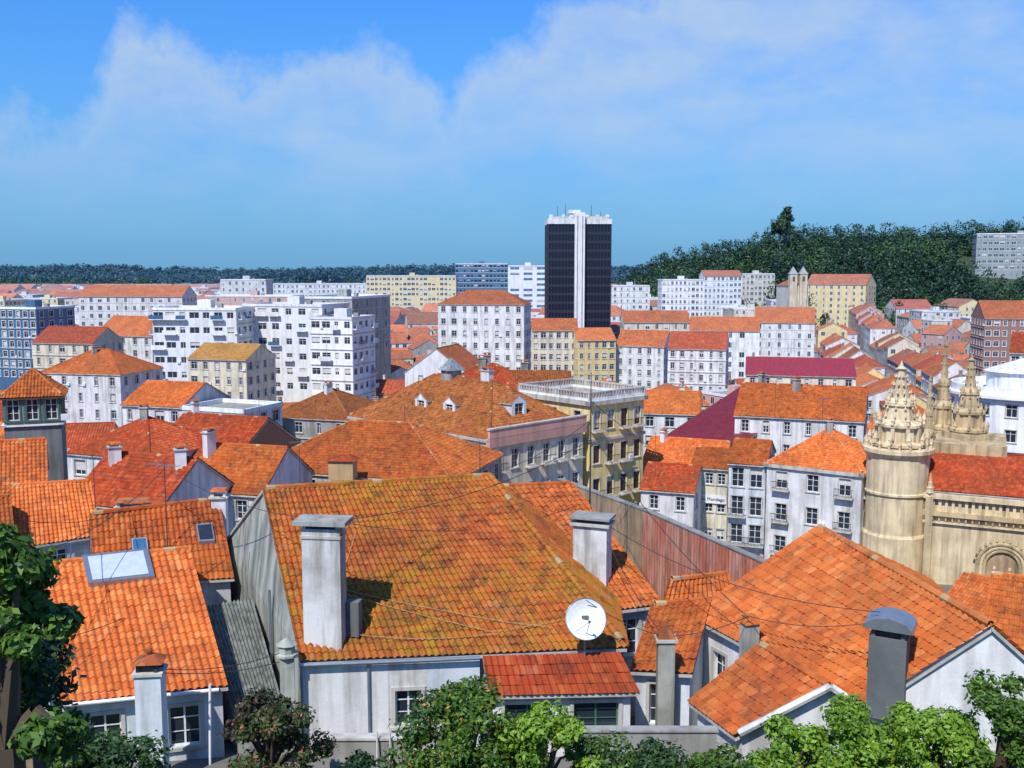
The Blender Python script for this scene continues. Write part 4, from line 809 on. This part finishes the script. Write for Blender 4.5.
for i in range(4200):
    y=R.uniform(560,1450); x=R.uniform(-.58*y,.58*y)
    if noise.noise(Vector((x*.006,y*.006,9)))<(.10 if y<900 else -.1) : continue
    cl.append(((x,y,g(x,y)+R.uniform(2,7)),R.uniform(2.5,5.5)))
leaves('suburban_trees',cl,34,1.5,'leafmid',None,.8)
for px,pt,h,rd,nc in ((781,216,13,6.0,40),(787,206,17,4.6,40)):
    Y=655; p=W(px,pt,Y); tree('tall_hill_tree',p.x,Y,p.z,rd,h,nc,80,.65,'leafhill',zb=min(g(p.x,Y),p.z-h-2),k0=.22,k1=.5)
for px,Y in ((925,230),(28,330),(410,300),(575,270),(985,240)): p=W(px,330,Y); tree('street_tree',p.x,Y,g(p.x,Y)+10,3.6,6,20,110,.35,'leaf')
# ---------- sky, sun, camera ----------
SE=math.radians(52); az=math.radians(206)
w=bpy.data.worlds.new('World'); bpy.context.scene.world=w; w.use_nodes=True; nt=w.node_tree; bg=nt.nodes['Background']
sk=nd(nt,'ShaderNodeTexSky'); sk.sky_type='NISHITA'; sk.sun_disc=False; sk.sun_elevation=SE; sk.sun_rotation=az; sk.altitude=50; sk.air_density=1.2; sk.dust_density=.6; sk.ozone_density=2.5
tc=nd(nt,'ShaderNodeTexCoord').outputs['Generated']; sp=nd(nt,'ShaderNodeSeparateXYZ'); nt.links.new(tc,sp.inputs[0])
azn=math_(nt,'ARCTAN2',sp.outputs[0],sp.outputs[1]); a01=math_(nt,'MULTIPLY_ADD',azn,1/1.1,.5,clamp=True); el=sp.outputs[2]
def X(px): return .5+math.atan((px-512)/1000)/1.1
stops=[(0,.30),(X(0),.36),(X(95),.44),(X(135),.60),(X(215),.61),(X(330),.58),(X(410),.50),(X(450),.42),(X(475),.56),(X(540),.66),(X(640),.78),(X(720),.95),(1,1.)]
edge=ramp(nt,a01,stops); edge=math_(nt,'MULTIPLY',edge,.36)
n1=noise_(nt,tc,9,9,.62); n2=noise_(nt,tc,4.2,9,.60,(1,1,2.4)); n3=noise_(nt,tc,12,8,.6,(1,1,1.8))
dcl=math_(nt,'ADD',math_(nt,'SUBTRACT',edge,el),math_(nt,'MULTIPLY_ADD',n1,.24,-.125)); dens=math_(nt,'MULTIPLY_ADD',dcl,24.,.3,clamp=True)
body=ramp(nt,n2,[(.38,.34),(.58,1.)]); body=math_(nt,'MULTIPLY',body,ramp(nt,n3,[(.3,.66),(.6,1.)]))
rim=math_(nt,'MULTIPLY_ADD',dcl,-8.,1.15,clamp=True); body=math_(nt,'MAXIMUM',body,math_(nt,'MULTIPLY',rim,.9))
ef=math_(nt,'MULTIPLY_ADD',el,7.0,-.14,clamp=True)
ef=math_(nt,'MULTIPLY',ef,.85); dens=math_(nt,'MULTIPLY',math_(nt,'MULTIPLY',dens,body),ef,clamp=True)
skc=mixc(nt,1.0,sk.outputs[0],(.36,.96,1.85),'MULTIPLY')
hz=math_(nt,'MULTIPLY_ADD',el,-3.6,.95,clamp=True); skc=mixc(nt,math_(nt,'MULTIPLY',hz,.9),skc,(1.6,3.9,6.7))
c=mixc(nt,dens,skc,(4.7,6.2,8.3)); nt.links.new(c,bg.inputs[0]); bg.inputs[1].default_value=.1
l=bpy.data.lights.new('sun','SUN'); l.energy=5.0; l.angle=math.radians(.5); l.color=(1,.96,.88); o=bpy.data.objects.new('sun',l); bpy.context.scene.collection.objects.link(o)
ts=Vector((math.sin(az)*math.cos(SE),math.cos(az)*math.cos(SE),math.sin(SE))); o.rotation_euler=ts.to_track_quat('Z','Y').to_euler()
cam=bpy.data.cameras.new('camera'); cam.sensor_width=36; cam.lens=F*36/1024; cam.clip_end=30000; cam.clip_start=.5; o=bpy.data.objects.new('camera',cam); bpy.context.scene.collection.objects.link(o); o.location=(0,0,CZ); o.rotation_euler=(math.pi/2-TH,0,0); bpy.context.scene.camera=o
vs=bpy.context.scene.view_settings; vs.view_transform='Standard'; vs.look='None'; vs.exposure=0; vs.gamma=1
